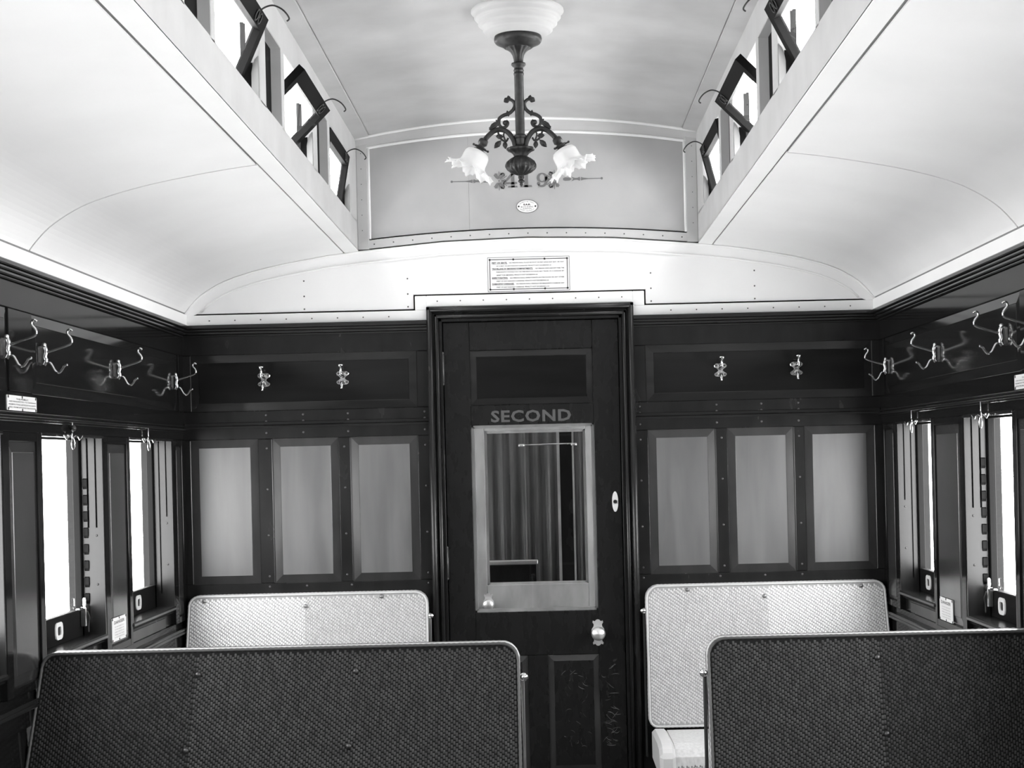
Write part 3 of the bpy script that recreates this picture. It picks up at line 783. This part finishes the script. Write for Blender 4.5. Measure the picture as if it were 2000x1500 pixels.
            rg = MB(); rg.tube([Pr(0.017*math.cos(t*PI/12), 1.573+0.017*math.sin(t*PI/12), 0.012) for t in range(24)], 0.0012, 6, closed=True)
            rg.build('pull_ring', 'nickel', r)
            cs = MB()
            for sg in (-1, 1):
                cs.tube(smooth_curve([Pr(0, 1.590, 0.012), Pr(sg*0.02, 1.596, 0.013), Pr(sg*0.045, 1.594, 0.013), Pr(sg*0.062, 1.585, 0.013), Pr(sg*0.078, 1.590, 0.013), Pr(sg*0.092, 1.597, 0.013)], 5), 0.0016, 6)
            cs.build('spring_catch', 'nickel', r)
            if (s, k) == (-1, 1): MB().ball(Pr(0, 1.618, 0.012), 0.010, 12).build('catch_boss', 'bronze', r)
            if k >= 1:
                # toothed sash rack down the far jamb, and the catch at its foot
                rk = MB(); z = 1.06; prof = []
                while z < 1.44:
                    prof += [(-0.006, z), (-0.018, z+0.018), (-0.018, z+0.040), (-0.006, z+0.046)]; z += 0.052
                lo = [(-0.002, q[1]) for q in prof]; hi2 = [(q[0], q[1]) for q in prof]
                rk.strip(lo, hi2, lambda u, v, h: (s*(1.36-h), b+u, v), -0.064, -0.050)
                sb(rk, b-0.010, b-0.002, 1.44, 1.59, -0.064, -0.050)
                rk.build('sash_rack', 'sash', r)
                lt = MB()
                sb(lt, b-0.055, b-0.028, 1.000, 1.062, -0.070, -0.050); sb(lt, b-0.036, b-0.028, 1.062, 1.090, -0.068, -0.056); sb(lt, b-0.10, b-0.055, 1.054, 1.062, -0.070, -0.056)
                lt.build('sash_latch', 'nickel', r, bevel=0.003)
                MB().tube(smooth_curve([(s*1.405, b-0.06, 1.05), (s*1.40, b-0.055, 1.03), (s*1.404, b-0.05, 1.01), (s*1.402, b-0.06, 0.985)], 5), 0.002, 6).build('latch_cord', 'ink', r)
# rear partition behind the camera
o = MB().box(-1.48, 1.48, YB-0.05, YB, 0, 2.9).build('wall_near', 'wood'); tag(o, 'dark partition at the rear end of the saloon', kind='structure')

# ------------------------------------------------------------------ bench seats with woven backs
def weave(P, u0, u1, v0, v1, inside, name, material, parent, pu=0.0072, pv=0.0140, amp=0.0030, origin=(0, 0, 0)):
    v = []; f = []; c = 0; pu = (u1-u0)/round((u1-u0)/pu); u = u0+pu/2
    while u < u1:
        off = (c*0.36*pv) % pv; w = v0-off
        while w < v1:
            ok = inside(u, w) and inside(u, w+pv) 
            if ok:
                j = random.uniform(-0.0006, 0.0006); b = len(v); q = pu*0.43; e = pv*0.86; a = amp*random.uniform(0.8, 1.2)
                v += [P(u-q+j, w+0.12*e, 0), P(u+j, w, -0.0006), P(u+q+j, w+0.12*e, 0), P(u+q+j, w+0.88*e, 0), P(u+j, w+e, -0.0006), P(u-q+j, w+0.88*e, 0), P(u+j, w+0.28*e, a), P(u+j, w+0.72*e, a)]
                f += [(b, b+1, b+6), (b+1, b+2, b+6), (b+2, b+3, b+7, b+6), (b+3, b+4, b+7), (b+4, b+5, b+7), (b+5, b, b+6, b+7)]
            w += pv
        u += pu; c += 1
    mb = MB(); mb.v = v; mb.f = f; mb.sm = [True]*len(f)
    me = bpy.data.meshes.new(name); ox, oy, oz = origin
    me.from_pydata([(x-ox, y-oy, z-oz) for x, y, z in v], [], f)
    me.polygons.foreach_set('use_smooth', [True]*len(f)); me.materials.append(M[material])
    o = bpy.data.objects.new(name, me); COL.objects.link(o); o.parent = parent; o['kind'] = 'stuff'
    return o

def bench(label, x0, x1, y, z0, z1, wall_side, lean, seam, studs, m1, m2, under, pipe, group, slant=0.03):
    """y = front face of the back at its top edge, faces the camera (-y)"""
    aisle = x1 if wall_side < 0 else x0
    org = ((x0+x1)/2, y, 0)
    t = thing('bench_seat', org, label, 'bench seat', group)
    th = 0.042
    def P(u, v, h):
        q = (z1-v)/(z1-z0)
        k = slant*(1-q)          # wall side edge tapers in towards the top
        du = 0
        if wall_side < 0: du = k*(x1-u)/(x1-x0)
        else: du = -k*(u-x0)/(x1-x0)
        return (u+du, y-lean*q-h, v)
    rad = [0.03, 0.03, 0.048, 0.048]
    if wall_side < 0: rad[3] = 0.035
    else: rad[2] = 0.035
    ol = rounded(x0, x1, z0, z1, rad, 8)
    MB().prism(P, ol, 0.0, -th, False).build('backrest', under, t, org)
    def inside(u, v, mg=0.004):
        if not (x0+mg < u < x1-mg and z0+mg < v < z1-mg): return False
        for (cx, cv, r, sx, sv) in ((x0+rad[3], z1-rad[3], rad[3], -1, 1), (x1-rad[2], z1-rad[2], rad[2], 1, 1), (x0+rad[0], z0+rad[0], rad[0], -1, -1), (x1-rad[1], z0+rad[1], rad[1], 1, -1)):
            if (u-cx)*sx > 0 and (v-cv)*sv > 0 and math.hypot(u-cx, v-cv) > r-mg: return False
        return True
    weave(P, x0, seam, z0, z1, inside, 'woven_rattan', m1, t, origin=org)
    weave(P, seam, x1, z0, z1, inside, 'woven_rattan', m2, t, origin=org)
    # braided piping
    pts = []
    dense = []
    for i in range(len(ol)):
        a = Vector((*ol[i], 0)); b = Vector((*ol[(i+1) % len(ol)], 0)); n_ = max(1, int((b-a).length/0.008))
        for k in range(n_): dense.append(a+(b-a)*k/n_)
    for hh, nm in ((0.001, 'piping'), (-th-0.001, 'piping')):
        MB().tube([P(q.x, q.y, hh) for q in dense], [0.0040+0.0010*(i % 2) for i in range(len(dense))], 7, closed=True).build(nm, pipe, t, org)
    # edge covering between the pipings
    e = MB(); n_ = len(ol)
    cen = Vector(((x0+x1)/2, (z0+z1)/2))
    v = []
    for i, (a, b) in enumerate(dense and [(q.x, q.y) for q in dense]):
        v += [P(a, b, -0.004), P(a, b, -th+0.004)]
    N = len(dense)
    def grow(pt, c=0.004):
        return pt
    e.add([(x_+(0.003 if x_ > org[0]+0.4*(x1-x0) else (-0.003 if x_ < org[0]-0.4*(x1-x0) else 0)), y_, z_+(0.003 if z_ > z1-0.06 else 0)) for x_, y_, z_ in v], [(2*i, 2*i+1, (2*i+3) % (2*N), (2*i+2) % (2*N)) for i in range(N)])
    e.build('edge_binding', 'pipe', t, org)
    for (u, v_) in studs:
        MB().lathe([(0, 0.0085), (0.004, 0.008), (0.0065, 0.005), (0.0075, 0)], P(u, v_, 0.001), (0, -1, 0), 14).build('button_stud', 'stud_d' if under == 'under_c' else 'stud', t, org)
    # end iron with its pivot knob, on the aisle end
    sg = 1 if wall_side < 0 else -1
    a = aisle+sg*0.006
    ir = MB().box(a, a+sg*0.009, y-lean*0.2+0.012, y-lean*0.2+0.032, 0.33, z1-0.10)
    iro = ir.build('end_iron', 'strap' if wall_side < 0 else 'iron', t, org, bevel=0.002)
    MB().ball((aisle+sg*0.014, y-0.006, z1-0.093), 0.012, 14).tube([(aisle-sg*0.004, y+0.015, z1-0.093), (aisle+sg*0.014, y-0.006, z1-0.093)], 0.005, 8).build('pivot_knob', 'nickel', iro, org)
    # cushion, end cap, pedestal
    yb, yf = y-lean-0.005, y-0.47
    prof = [(yb, 0.33), (yb, z0-0.012), (yf+0.10, z0-0.005), (yf+0.04, z0-0.015), (yf+0.012, z0-0.04), (yf, z0-0.08), (yf+0.005, 0.33)]
    ca, cb = (x0+0.02, x1-0.062) if wall_side < 0 else (x0+0.062, x1-0.02)
    MB().prism(lambda u, v, h: (h, u, v), prof, ca, cb).build('seat_cushion', m1, t, org)
    rr = (ca, cb)
    def Pc(u, v, h): # front and top of the cushion
        L1 = 0.10
        if v < L1: return (u, yf-h, z0-0.10-0.0+v*0.55)
        return (u, yf+0.03+(v-L1), z0-0.006+h)
    weave(lambda u, v, h: (u, yf+0.002-h, v), ca, cb, 0.335, z0-0.075, lambda u, v: ca+0.004 < u < cb-0.004, 'woven_rattan', 'rat_m', t, origin=org, pu=0.006, pv=0.011)
    cap_a, cap_b = (x1-0.062, x1-0.004) if wall_side < 0 else (x0+0.004, x0+0.062)
    prof2 = [(yb, 0.33), (yb, z0-0.005), (yf+0.11, z0+0.004), (yf+0.03, z0-0.004), (yf-0.004, z0-0.03), (yf-0.012, z0-0.08), (yf-0.005, 0.33)]
    MB().prism(lambda u, v, h: (h, u, v), prof2, cap_a, cap_b).build('cushion_end_cap', 'leather', t, org, bevel=0.012)
    MB().box(x0+0.03, x1-0.03, yf+0.05, yb-0.02, 0.24, 0.33).build('seat_frame', 'wood', t, org, bevel=0.004)
    for lx in (x0+0.10, x1-0.14):
        MB().box(lx, lx+0.05, yf+0.10, yf+0.15, 0.0, 0.24).build('leg', 'iron', t, org, bevel=0.004)
        MB().box(lx, lx+0.05, yb-0.08, yb-0.03, 0.0, 0.24).build('leg', 'iron', t, org, bevel=0.004)
    return t
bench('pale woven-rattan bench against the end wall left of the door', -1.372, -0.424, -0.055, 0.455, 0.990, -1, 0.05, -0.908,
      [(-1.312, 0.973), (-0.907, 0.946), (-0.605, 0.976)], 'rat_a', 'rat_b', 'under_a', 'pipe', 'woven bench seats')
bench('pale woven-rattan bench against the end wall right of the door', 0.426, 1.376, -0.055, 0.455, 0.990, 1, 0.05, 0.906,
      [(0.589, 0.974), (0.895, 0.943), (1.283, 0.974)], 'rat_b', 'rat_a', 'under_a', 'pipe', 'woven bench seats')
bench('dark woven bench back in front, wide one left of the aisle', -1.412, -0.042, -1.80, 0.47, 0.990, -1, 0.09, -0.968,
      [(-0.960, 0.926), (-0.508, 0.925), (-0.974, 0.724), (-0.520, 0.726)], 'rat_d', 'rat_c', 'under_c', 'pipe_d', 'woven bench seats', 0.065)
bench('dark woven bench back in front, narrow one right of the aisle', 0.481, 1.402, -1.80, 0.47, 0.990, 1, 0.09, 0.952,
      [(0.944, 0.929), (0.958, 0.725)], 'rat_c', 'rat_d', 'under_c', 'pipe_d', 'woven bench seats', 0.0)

# ------------------------------------------------------------------ chandelier
CX0, CY0 = -0.006, -1.5
ch = thing('chandelier', (CX0, CY0, 2.823), 'dark bronze two-light chandelier with frilled white glass shades hanging from the ceiling', 'chandelier')
OC = (CX0, CY0, 2.823)
KS = 0.000392
def cz_(cy): return 2.660-(cy-365)*KS
def cr_(cx): return (cx-630)*KS
def L_(prof, name, material, n=40, flute=0, famp=0.0, parent=ch):
    pr = [(cz_(cy)-2.823, r*KS) for cy, r in prof]
    return MB().lathe([(t, r) for t, r in pr], OC, (0, 0, 1), n, flute, famp).build(name, material, parent, OC if parent is ch else OC)
rose = [(2.823, 0.135), (2.812, 0.137), (2.806, 0.130), (2.803, 0.126), (2.795, 0.128), (2.788, 0.121), (2.785, 0.116), (2.776, 0.117), (2.769, 0.108), (2.766, 0.103), (2.757, 0.103), (2.751, 0.094), (2.748, 0.088), (2.740, 0.080), (2.738, 0.0)]
MB().lathe([(z-2.823, r) for z, r in rose], OC, (0, 0, 1), 48).build('ceiling_rose', 'creamtrim', ch, OC)
L_([(160, 0), (160, 176), (178, 180), (196, 178), (210, 168), (232, 120), (246, 105)], 'canopy', 'bronze')
L_([(236, 105), (252, 84), (275, 58), (300, 43), (330, 36), (352, 34), (358, 34)], 'canopy_flare', 'bronze', 48, 12, 0.05)
L_([(355, 36), (362, 54), (374, 56), (386, 44), (392, 36), (408, 34), (410, 38), (418, 39), (424, 35), (432, 35), (436, 39), (446, 39), (452, 36), (456, 35), (900, 35), (930, 37), (960, 34), (1000, 30)], 'stem', 'bronze', 32)
L_([(896, 36), (902, 46), (914, 48), (926, 40), (930, 36)], 'stem_collar', 'bronze', 24)
L_([(990, 60), (996, 96), (1006, 104), (1016, 100), (1024, 80), (1040, 60), (1058, 50), (1066, 48)], 'vase', 'bronze', 64, 10, 0.05)
L_([(1060, 48), (1070, 62), (1076, 74), (1084, 84), (1100, 104), (1125, 115), (1140, 115), (1160, 104), (1180, 78), (1195, 46), (1200, 30)], 'fluted_bowl', 'bronze', 96, 18, 0.035)
L_([(1198, 22), (1205, 26), (1212, 22), (1220, 24), (1228, 20), (1236, 16), (1242, 24), (1250, 26), (1258, 16), (1264, 10), (1272, 14), (1280, 9), (1288, 0)], 'finial', 'bronze', 20)
# arms in the plane of the page; coordinates are offsets from the stem
def arm(sg):
    def Q(cx, cy, dy=0.0): return (CX0+sg*(630-cx)*KS, CY0+dy, cz_(cy))
    a = MB()
    main = smooth_curve([Q(592, 1000), Q(575, 930), Q(535, 875), Q(480, 855), Q(430, 868), Q(385, 905), Q(352, 945)], 6)
    a.tube(main, [0.0075]*len(main), 8)
    ao = a.build('arm', 'bronze', ch, OC)
    s_ = MB()
    up = smooth_curve([Q(400, 850), Q(440, 830), Q(468, 800), Q(478, 770), Q(510, 748), Q(545, 738), Q(575, 715), Q(592, 685), Q(590, 655), Q(570, 635), Q(548, 632), Q(536, 645)], 6)
    s_.tube(up, [0.0055-0.0016*abs(i/len(up)-0.4) for i in range(len(up))], 8)
    cu = smooth_curve([Q(474, 785), Q(476, 820), Q(498, 840), Q(528, 832), Q(540, 808), Q(526, 790)], 6)
    s_.tube(cu, 0.0045, 8); s_.ball(Q(520, 806), 0.008, 10)
    s_.tube([Q(500, 838), Q(505, 862)], 0.005, 8)
    s_.tube([Q(592, 670), Q(604, 680)], 0.005, 6)
    so = s_.build('scrollwork', 'bronze', ao, OC); 
    def leaf(tip, base, w):
        lf = MB()
        t0 = Vector(Q(*base)); t1 = Vector(Q(*tip)); d = t1-t0; n_ = Vector((-d.z, 0, d.x)).normalized()*w
        rim = [t0, t0+d*0.3+n_*0.8, t0+d*0.55+n_, t0+d*0.8+n_*0.6, t1, t0+d*0.8-n_*0.6, t0+d*0.55-n_, t0+d*0.3-n_*0.8]
        v = [q+Vector((0, 0.0, 0)) for q in rim]; mid = t0+d*0.5
        v2 = v+[mid+Vector((0, -0.003, 0)), mid+Vector((0, 0.003, 0))]
        lf.add(v2, [(i, (i+1) % 8, 8) for i in range(8)]+[((i+1) % 8, i, 9) for i in range(8)])
        lf.build('leaf', 'bronze', ao, OC)
    leaf((432, 996), (488, 935), 0.0085); leaf((518, 1004), (512, 940), 0.0075); leaf((445, 905), (505, 910), 0.008)
    leaf((512, 650), (556, 622), 0.009); leaf((545, 600), (556, 640), 0.006); leaf((395, 858), (470, 790), 0.008)
    leaf((548, 760), (535, 712), 0.006); leaf((448, 780), (478, 815), 0.005)
    lf = MB()
    lf.tube(smooth_curve([Q(460, 860), Q(480, 920), Q(520, 945), Q(540, 920)], 5), 0.0032, 6)
    lf.tube(smooth_curve([Q(520, 945), Q(505, 900), Q(515, 870)], 5), 0.0028, 6)
    tag(lf.build('tendrils', 'bronze', ao, OC), kind='stuff')
    ax = Vector((sg*0.46, 0, -0.888)).normalized(); o = Vector(Q(362, 925))
    h = MB().lathe([(0, 0.010), (0.004, 0.014), (0.016, 0.0145), (0.020, 0.010), (0.024, 0.010), (0.026, 0.019), (0.029, 0.020), (0.031, 0.012), (0.034, 0.012), (0.035, 0.018), (0.038, 0.018), (0.042, 0.013)], o, ax, 20)
    up2 = ax.orthogonal().normalized()
    for k in range(3):
        a_ = 2*PI*k/3; d = (Matrix.Rotation(a_, 3, ax) @ up2)
        h.tube([o+ax*0.030+d*0.012, o+ax*0.030+d*0.026], 0.0022, 6); h.ball(o+ax*0.030+d*0.027, 0.0036, 8)
    h.build('lamp_holder', 'bronze', ch, OC)
    prof = [(0.038, 0.012), (0.040, 0.022), (0.044, 0.031), (0.052, 0.0355), (0.064, 0.0365), (0.076, 0.0365), (0.084, 0.039), (0.090, 0.045), (0.095, 0.052), (0.099, 0.059), (0.102, 0.066), (0.1035, 0.071)]
    def ruf(i, t, r, z):
        w = max(0, (i-5)/6); q = w*w
        return r*(1+q*(0.09*math.sin(9*t)+0.035*math.sin(27*t+1))), z+q*(0.007*math.sin(9*t+1.4)+0.003*math.sin(27*t))
    sh = MB().lathe(prof, o, ax, 108, fun=ruf)
    sh.f = [q for q in sh.f if len(q) < 20]; sh.sm = [True]*len(sh.f)
    so = sh.build('glass_shade', 'opal', ch, OC)
    sol = so.modifiers.new('thick', 'SOLIDIFY'); sol.thickness = 0.0022
    return ao
arm(1); arm(-1)

# ------------------------------------------------------------------ hooks
hk = thing('coat_hook', (-1.045, 0.0, 1.832), 'nickel coat hook on the end wall, farther from the door on its left', 'hook', 'coat hooks on the end wall')
o = []
for a, b in ((0.010, 0.022), (0.018, 0.021), (0.025, 0.014), (0.023, 0.006), (0.013, 0.000), (0.009, -0.006), (0.013, -0.011), (0.022, -0.016), (0.025, -0.022), (0.020, -0.029), (0.010, -0.031)): o.append((a, b))
o = o+[(-a, b) for a, b in o[::-1]]
MB().prism(PE, o, 0.0, 0.005).build('back_plate', 'nickel', hk, bevel=0.001)
c = MB().tube(smooth_curve([PE(0, 0.008, 0.004), PE(0, 0.006, 0.030), PE(0, 0.008, 0.052), PE(0, 0.020, 0.060), PE(0, 0.036, 0.061)], 5), [0.0095]*6+[0.008]*6+[0.0055]*9, 10)
c.lathe([(0, 0.0055), (0.006, 0.009), (0.010, 0.012), (0.012, 0.011), (0.0125, 0)], PE(0, 0.032, 0.061), (0, 0, 1), 16)
c.build('upper_arm', 'nickel', hk)
c = MB().tube(smooth_curve([PE(0, -0.018, 0.004), PE(0, -0.024, 0.022), PE(0, -0.034, 0.034), PE(0, -0.048, 0.040)], 5), [0.0085, 0.0085, 0.0085, 0.008, 0.008, 0.008, 0.0075, 0.0075, 0.007, 0.007, 0.0065, 0.006, 0.0055, 0.005, 0.0045, 0.004], 10)
c.build('lower_peg', 'nickel', hk)
s4 = MB()
for (a, b) in ((-0.017, 0.013), (0.017, 0.013), (-0.017, -0.022), (0.017, -0.022)): s4.lathe([(0, 0.0045), (0.001, 0.0035), (0.0012, 0)], PE(a, b, 0.005), (0, -1, 0), 10)
tag(s4.build('screw_heads', 'screw', hk), kind='stuff')
dup(hk, (-0.737, 0, 1.833), 0, 'nickel coat hook on the end wall, next to the door on its left')
dup(hk, (0.739, 0, 1.829), 0, 'nickel coat hook on the end wall, next to the door on its right')
dup(hk, (1.036, 0, 1.828), 0, 'nickel coat hook on the end wall, farther from the door on its right')

hh = thing('hat_hook', (-1.36, -0.17, 1.824), 'wire hat hook on the left wall, beside the end wall corner', 'hook', 'wire hat hooks on the side walls')
c = MB().prism(lambda u, v, h: (h, u, v), rounded(-0.009, 0.009, -0.034, 0.020, 0.008, 4), 0.0, 0.004)
c.tube(smooth_curve([(0.004, 0, 0.020), (0.012, 0, 0.018), (0.016, 0, 0.004), (0.013, 0, -0.010), (0.016, 0, -0.022), (0.010, 0, -0.034)], 4), 0.0048, 10)
c.ball((0.010, 0, 0.022), 0.0075, 10)
c.build('back_plate', 'nickel', hh)
MB().tube(smooth_curve([(0.012, 0, 0.000), (0.045, 0, 0.010), (0.078, 0, 0.021), (0.088, 0, 0.029), (0.086, 0, 0.040), (0.077, 0, 0.052), (0.077, 0, 0.061), (0.084, 0, 0.064), (0.090, 0, 0.060)], 5), 0.0034, 8).build('upper_arm', 'nickel', hh)
MB().tube(smooth_curve([(0.010, 0, -0.026), (0.026, 0, -0.028), (0.034, 0, -0.040), (0.041, 0, -0.052), (0.051, 0, -0.055), (0.060, 0, -0.047), (0.066, 0, -0.037), (0.075, 0, -0.034)], 5), 0.0034, 8).build('lower_arm', 'nickel', hh)
for (y, lb) in ((-0.97, 'wire hat hook on the left wall, second from the end wall'), (-1.73, 'wire hat hook on the left wall, third from the end wall'), (-2.035, 'wire hat hook on the left wall, cut by the left picture edge')):
    dup(hh, (-1.36, y, 1.824), 0, lb)
for (y, lb) in ((-0.16, 'wire hat hook on the right wall, beside the end wall corner'), (-0.91, 'wire hat hook on the right wall, second from the end wall'), (-1.665, 'wire hat hook on the right wall, third from the end wall'), (-1.945, 'wire hat hook on the right wall, cut by the right picture edge')):
    dup(hh, (1.36, y, 1.82), PI, lb)

# ------------------------------------------------------------------ notices
nb = thing('regulation_notice', (0, 0, 2.217), 'framed white regulations notice screwed above the SECOND door', 'notice')
MB().prism(lambda u, v, h: PE(u, v-2.217, h), rounded(-0.161, 0.159, 2.150, 2.284, 0.003, 2), 0.0, 0.003).build('board', 'enamel', nb)
bl = MB()
def line(x0, x1, z0, z1, h=0.0036): bl.box(x0, x1, -h, -0.002, z0-2.217, z1-2.217)
for (o_, w_) in ((0.0, 0.0014), (0.0075, 0.0026)):
    x0, x1, z0, z1 = -0.161+o_, 0.159-o_, 2.150+o_, 2.284-o_
    line(x0, x1, z0, z0+w_); line(x0, x1, z1-w_, z1); line(x0, x0+w_, z0, z1); line(x1-w_, x1, z0, z1)
bl.build('border_lines', 'ink', nb)
sw = MB()
for x in (-0.152, -0.060, 0.062, 0.150):
    for z in (2.159, 2.275): sw.lathe([(0, 0.0042), (0.002, 0.0034), (0.0026, 0)], (x, -0.003, z-2.217), (0, -1, 0), 10)
tag(sw.build('screws', 'ink', nb), kind='stuff')
tx = MB(); PN = lambda u, v, h: PE(u, v-2.217, h)
ROWS = [('FEET ON SEATS.', -0.144, -0.084, 1), ('NO PERSON SHALL PLACE HIS FOOT OR FEET UPON ANY SEAT, OR PART', -0.076, 0.138, 0),
        None, ('OF A SEAT, IN ANY RAILWAY CARRIAGE. PENALTY NOT EXCEEDING £2', -0.127, 0.088, 0),
        None, ('TRAVELLING IN SMOKING COMPARTMENTS.', -0.144, 0.016, 1), ('NO PERSON WHO HAS NOT PAID THE', 0.026, 0.138, 0),
        None, ('FARE RIGHTLY PAYABLE FOR THE TIME BEING IN FORCE, MAY TRAVEL IN A CARRIAGE SET', -0.127, 0.138, 0),
        None, ('APART FOR SMOKING. PENALTY NOT EXCEEDING £2', -0.127, 0.034, 0),
        None, ('EXPECTORATING.', -0.144, -0.082, 1), ('NO PERSON SHALL EXPECTORATE ON THE FLOOR OR ANY OTHER', -0.074, 0.138, 0),
        None, ('PART OF ANY RAILWAY CARRIAGE. PENALTY NOT EXCEEDING £2', -0.127, 0.077, 0),
        None, ('DAMAGING CARRIAGES.', -0.144, -0.058, 1), ('NO PERSON SHALL WILFULLY OR NEGLIGENTLY DAMAGE ANY', -0.050, 0.138, 0),
        None, ('PART OF ANY RAILWAY CARRIAGE. PENALTY NOT EXCEEDING £10', -0.127, 0.078, 0)]
z = 2.2590
for rw in ROWS:
    if rw is None: z -= 0.01175; continue
    b, x0, x1, bold = rw
    put_text(tx, PN, b, x0, x1, z, z+(0.0062 if bold else 0.0046), 0.0034, bold=0.035 if bold else 0.022)
    if bold: tx.box(x0, x1, -0.0034, -0.0030, z-0.0022-2.217, z-0.0014-2.217)
tx.build('printed_text', 'ink', nb)

op = thing('builder_plate', (-0.001, 0, 2.481), 'small oval enamel builder plate below the number 419', 'plate')
E_ = lambda rx, rz, n=40: [(rx*math.cos(2*PI*k/n), rz*math.sin(2*PI*k/n)) for k in range(n)]
MB().prism(PE, E_(0.0425, 0.0265), 0.0, 0.0025).build('rim', 'stencil', op)
MB().prism(PE, E_(0.0400, 0.0242), 0.0, 0.0032).build('plate_face', 'enamel', op)
tx = MB()
put_text(tx, PE, 'S.A.R.', -0.0145, 0.0145, 0.0035, 0.0105, 0.0036, bold=0.05)
put_text(tx, PE, 'BUILDERS', -0.024, 0.024, -0.0048, 0.0002, 0.0036, bold=0.02, spacing=1.3)
put_text(tx, PE, 'ISLINGTON', -0.0165, 0.0165, -0.0112, -0.0076, 0.0036, bold=0.02)
def arc_text(body, rx, rz, a0, a1, h, flip):
    n_ = len(body)
    for i, c_ in enumerate(body):
        if c_ == ' ': continue
        a = math.radians(a0+(a1-a0)*(i+0.5)/n_); x_, z_ = rx*math.cos(a), rz*math.sin(a)
        nx_, nz_ = math.cos(a)/rx, math.sin(a)/rz; l_ = math.hypot(nx_, nz_); ux, uz = nx_/l_, nz_/l_
        if flip: ux, uz = -ux, -uz
        rx_, rz_ = uz, -ux
        Pq = lambda u, v, hh: PE(x_+rx_*u+ux*v, z_+rz_*u+uz*v, hh)
        wv = 0.0012
        put_text(tx, Pq, c_, -wv if c_ != 'I' else -0.0004, wv if c_ != 'I' else 0.0004, -h/2, h/2, 0.0036, bold=0.03)
arc_text('LOCOMOTIVE WORKS', 0.0330, 0.0185, 150, 38, 0.0036, False)
arc_text('SOUTH AUSTRALIA', 0.0315, 0.0180, 212, 328, 0.0040, True)
tx.build('lettering', 'ink', op)
sw = MB()
for x_ in (-0.0325, 0.0325): sw.lathe([(0, 0.0036), (0.002, 0.003), (0.0024, 0)], PE(x_, 0, 0.003), (0, -1, 0), 12)
tag(sw.build('screws', 'ink', op), kind='stuff')

def side_plate(name, s, y, z, w_, h_, rows, label, cat, group, holes, dark):
    t = thing(name, (s*1.36, y, z), label, cat, group)
    Pp = lambda u, v, h: (-s*h, -s*u, v)           # u to the reader's right
    MB().prism(Pp, rounded(-w_/2, w_/2, -h_/2, h_/2, 0.003, 2), 0.0, 0.0025).build('plate_face', 'enamel', t)
    x = MB()
    for (b, u0, u1, v0, v1, bold) in rows: put_text(x, Pp, b, u0, u1, v0, v1, 0.0029, bold=bold)
    x.build('printed_text', dark, t)
    x = MB()
    for (u, v) in holes: x.lathe([(0, 0.0045), (0.001, 0.0036), (0.0014, 0)], Pp(u, v, 0.0024), (-s, 0, 0), 10)
    tag(x.build('screws', 'ink', t), kind='stuff')
    return t
for s, y in ((-1, -1.90), (1, -1.865)):
    rows = [('THE PUBLIC', -0.050, 0.050, 0.0085, 0.0130, 0.02), ('ARE REQUESTED TO REFRAIN', -0.108, 0.108, 0.0015, 0.0055, 0.01),
            ('FROM PUTTING ARTICLES ON SEATS', -0.108, 0.108, -0.0060, -0.0020, 0.01), ('AND FROM SPITTING ON FLOOR', -0.108, 0.108, -0.0135, -0.0095, 0.01)]
    side_plate('seat_notice', s, y, 1.677, 0.236, 0.040, rows, 'small white four-line plate under the hat hooks at the %s picture edge' % ('left' if s < 0 else 'right'), 'notice', 'small plates on the side walls',
               [(-0.110, 0.016), (0.110, 0.016), (-0.110, -0.016), (0.110, -0.016), (0, 0.0175), (0, -0.0175)], 'screw')
    rows = [('DANGER', -0.062, 0.062, 0.017, 0.028, 0.03)]
    body = ['DO NOT LEAN OUT', 'OF THE WINDOW OR', 'OPEN THE DOOR', 'WHILE THE TRAIN', 'IS IN MOTION']
    for i, b in enumerate(body): rows.append((b, -0.055, 0.055, 0.006-i*0.0085, 0.0095-i*0.0085, 0.0))
    side_plate('danger_notice', s, -1.000 if s < 0 else -0.943, 0.975 if s < 0 else 0.965, 0.166, 0.076, rows, 'white DANGER notice low on the pilaster between the %s windows' % ('left' if s < 0 else 'right'), 'notice', 'danger notices on the pilasters',
               [(-0.079, 0.034), (0.079, 0.034), (-0.079, -0.034), (0.079, -0.034), (0, 0.035), (0, -0.035)], 'stencil')
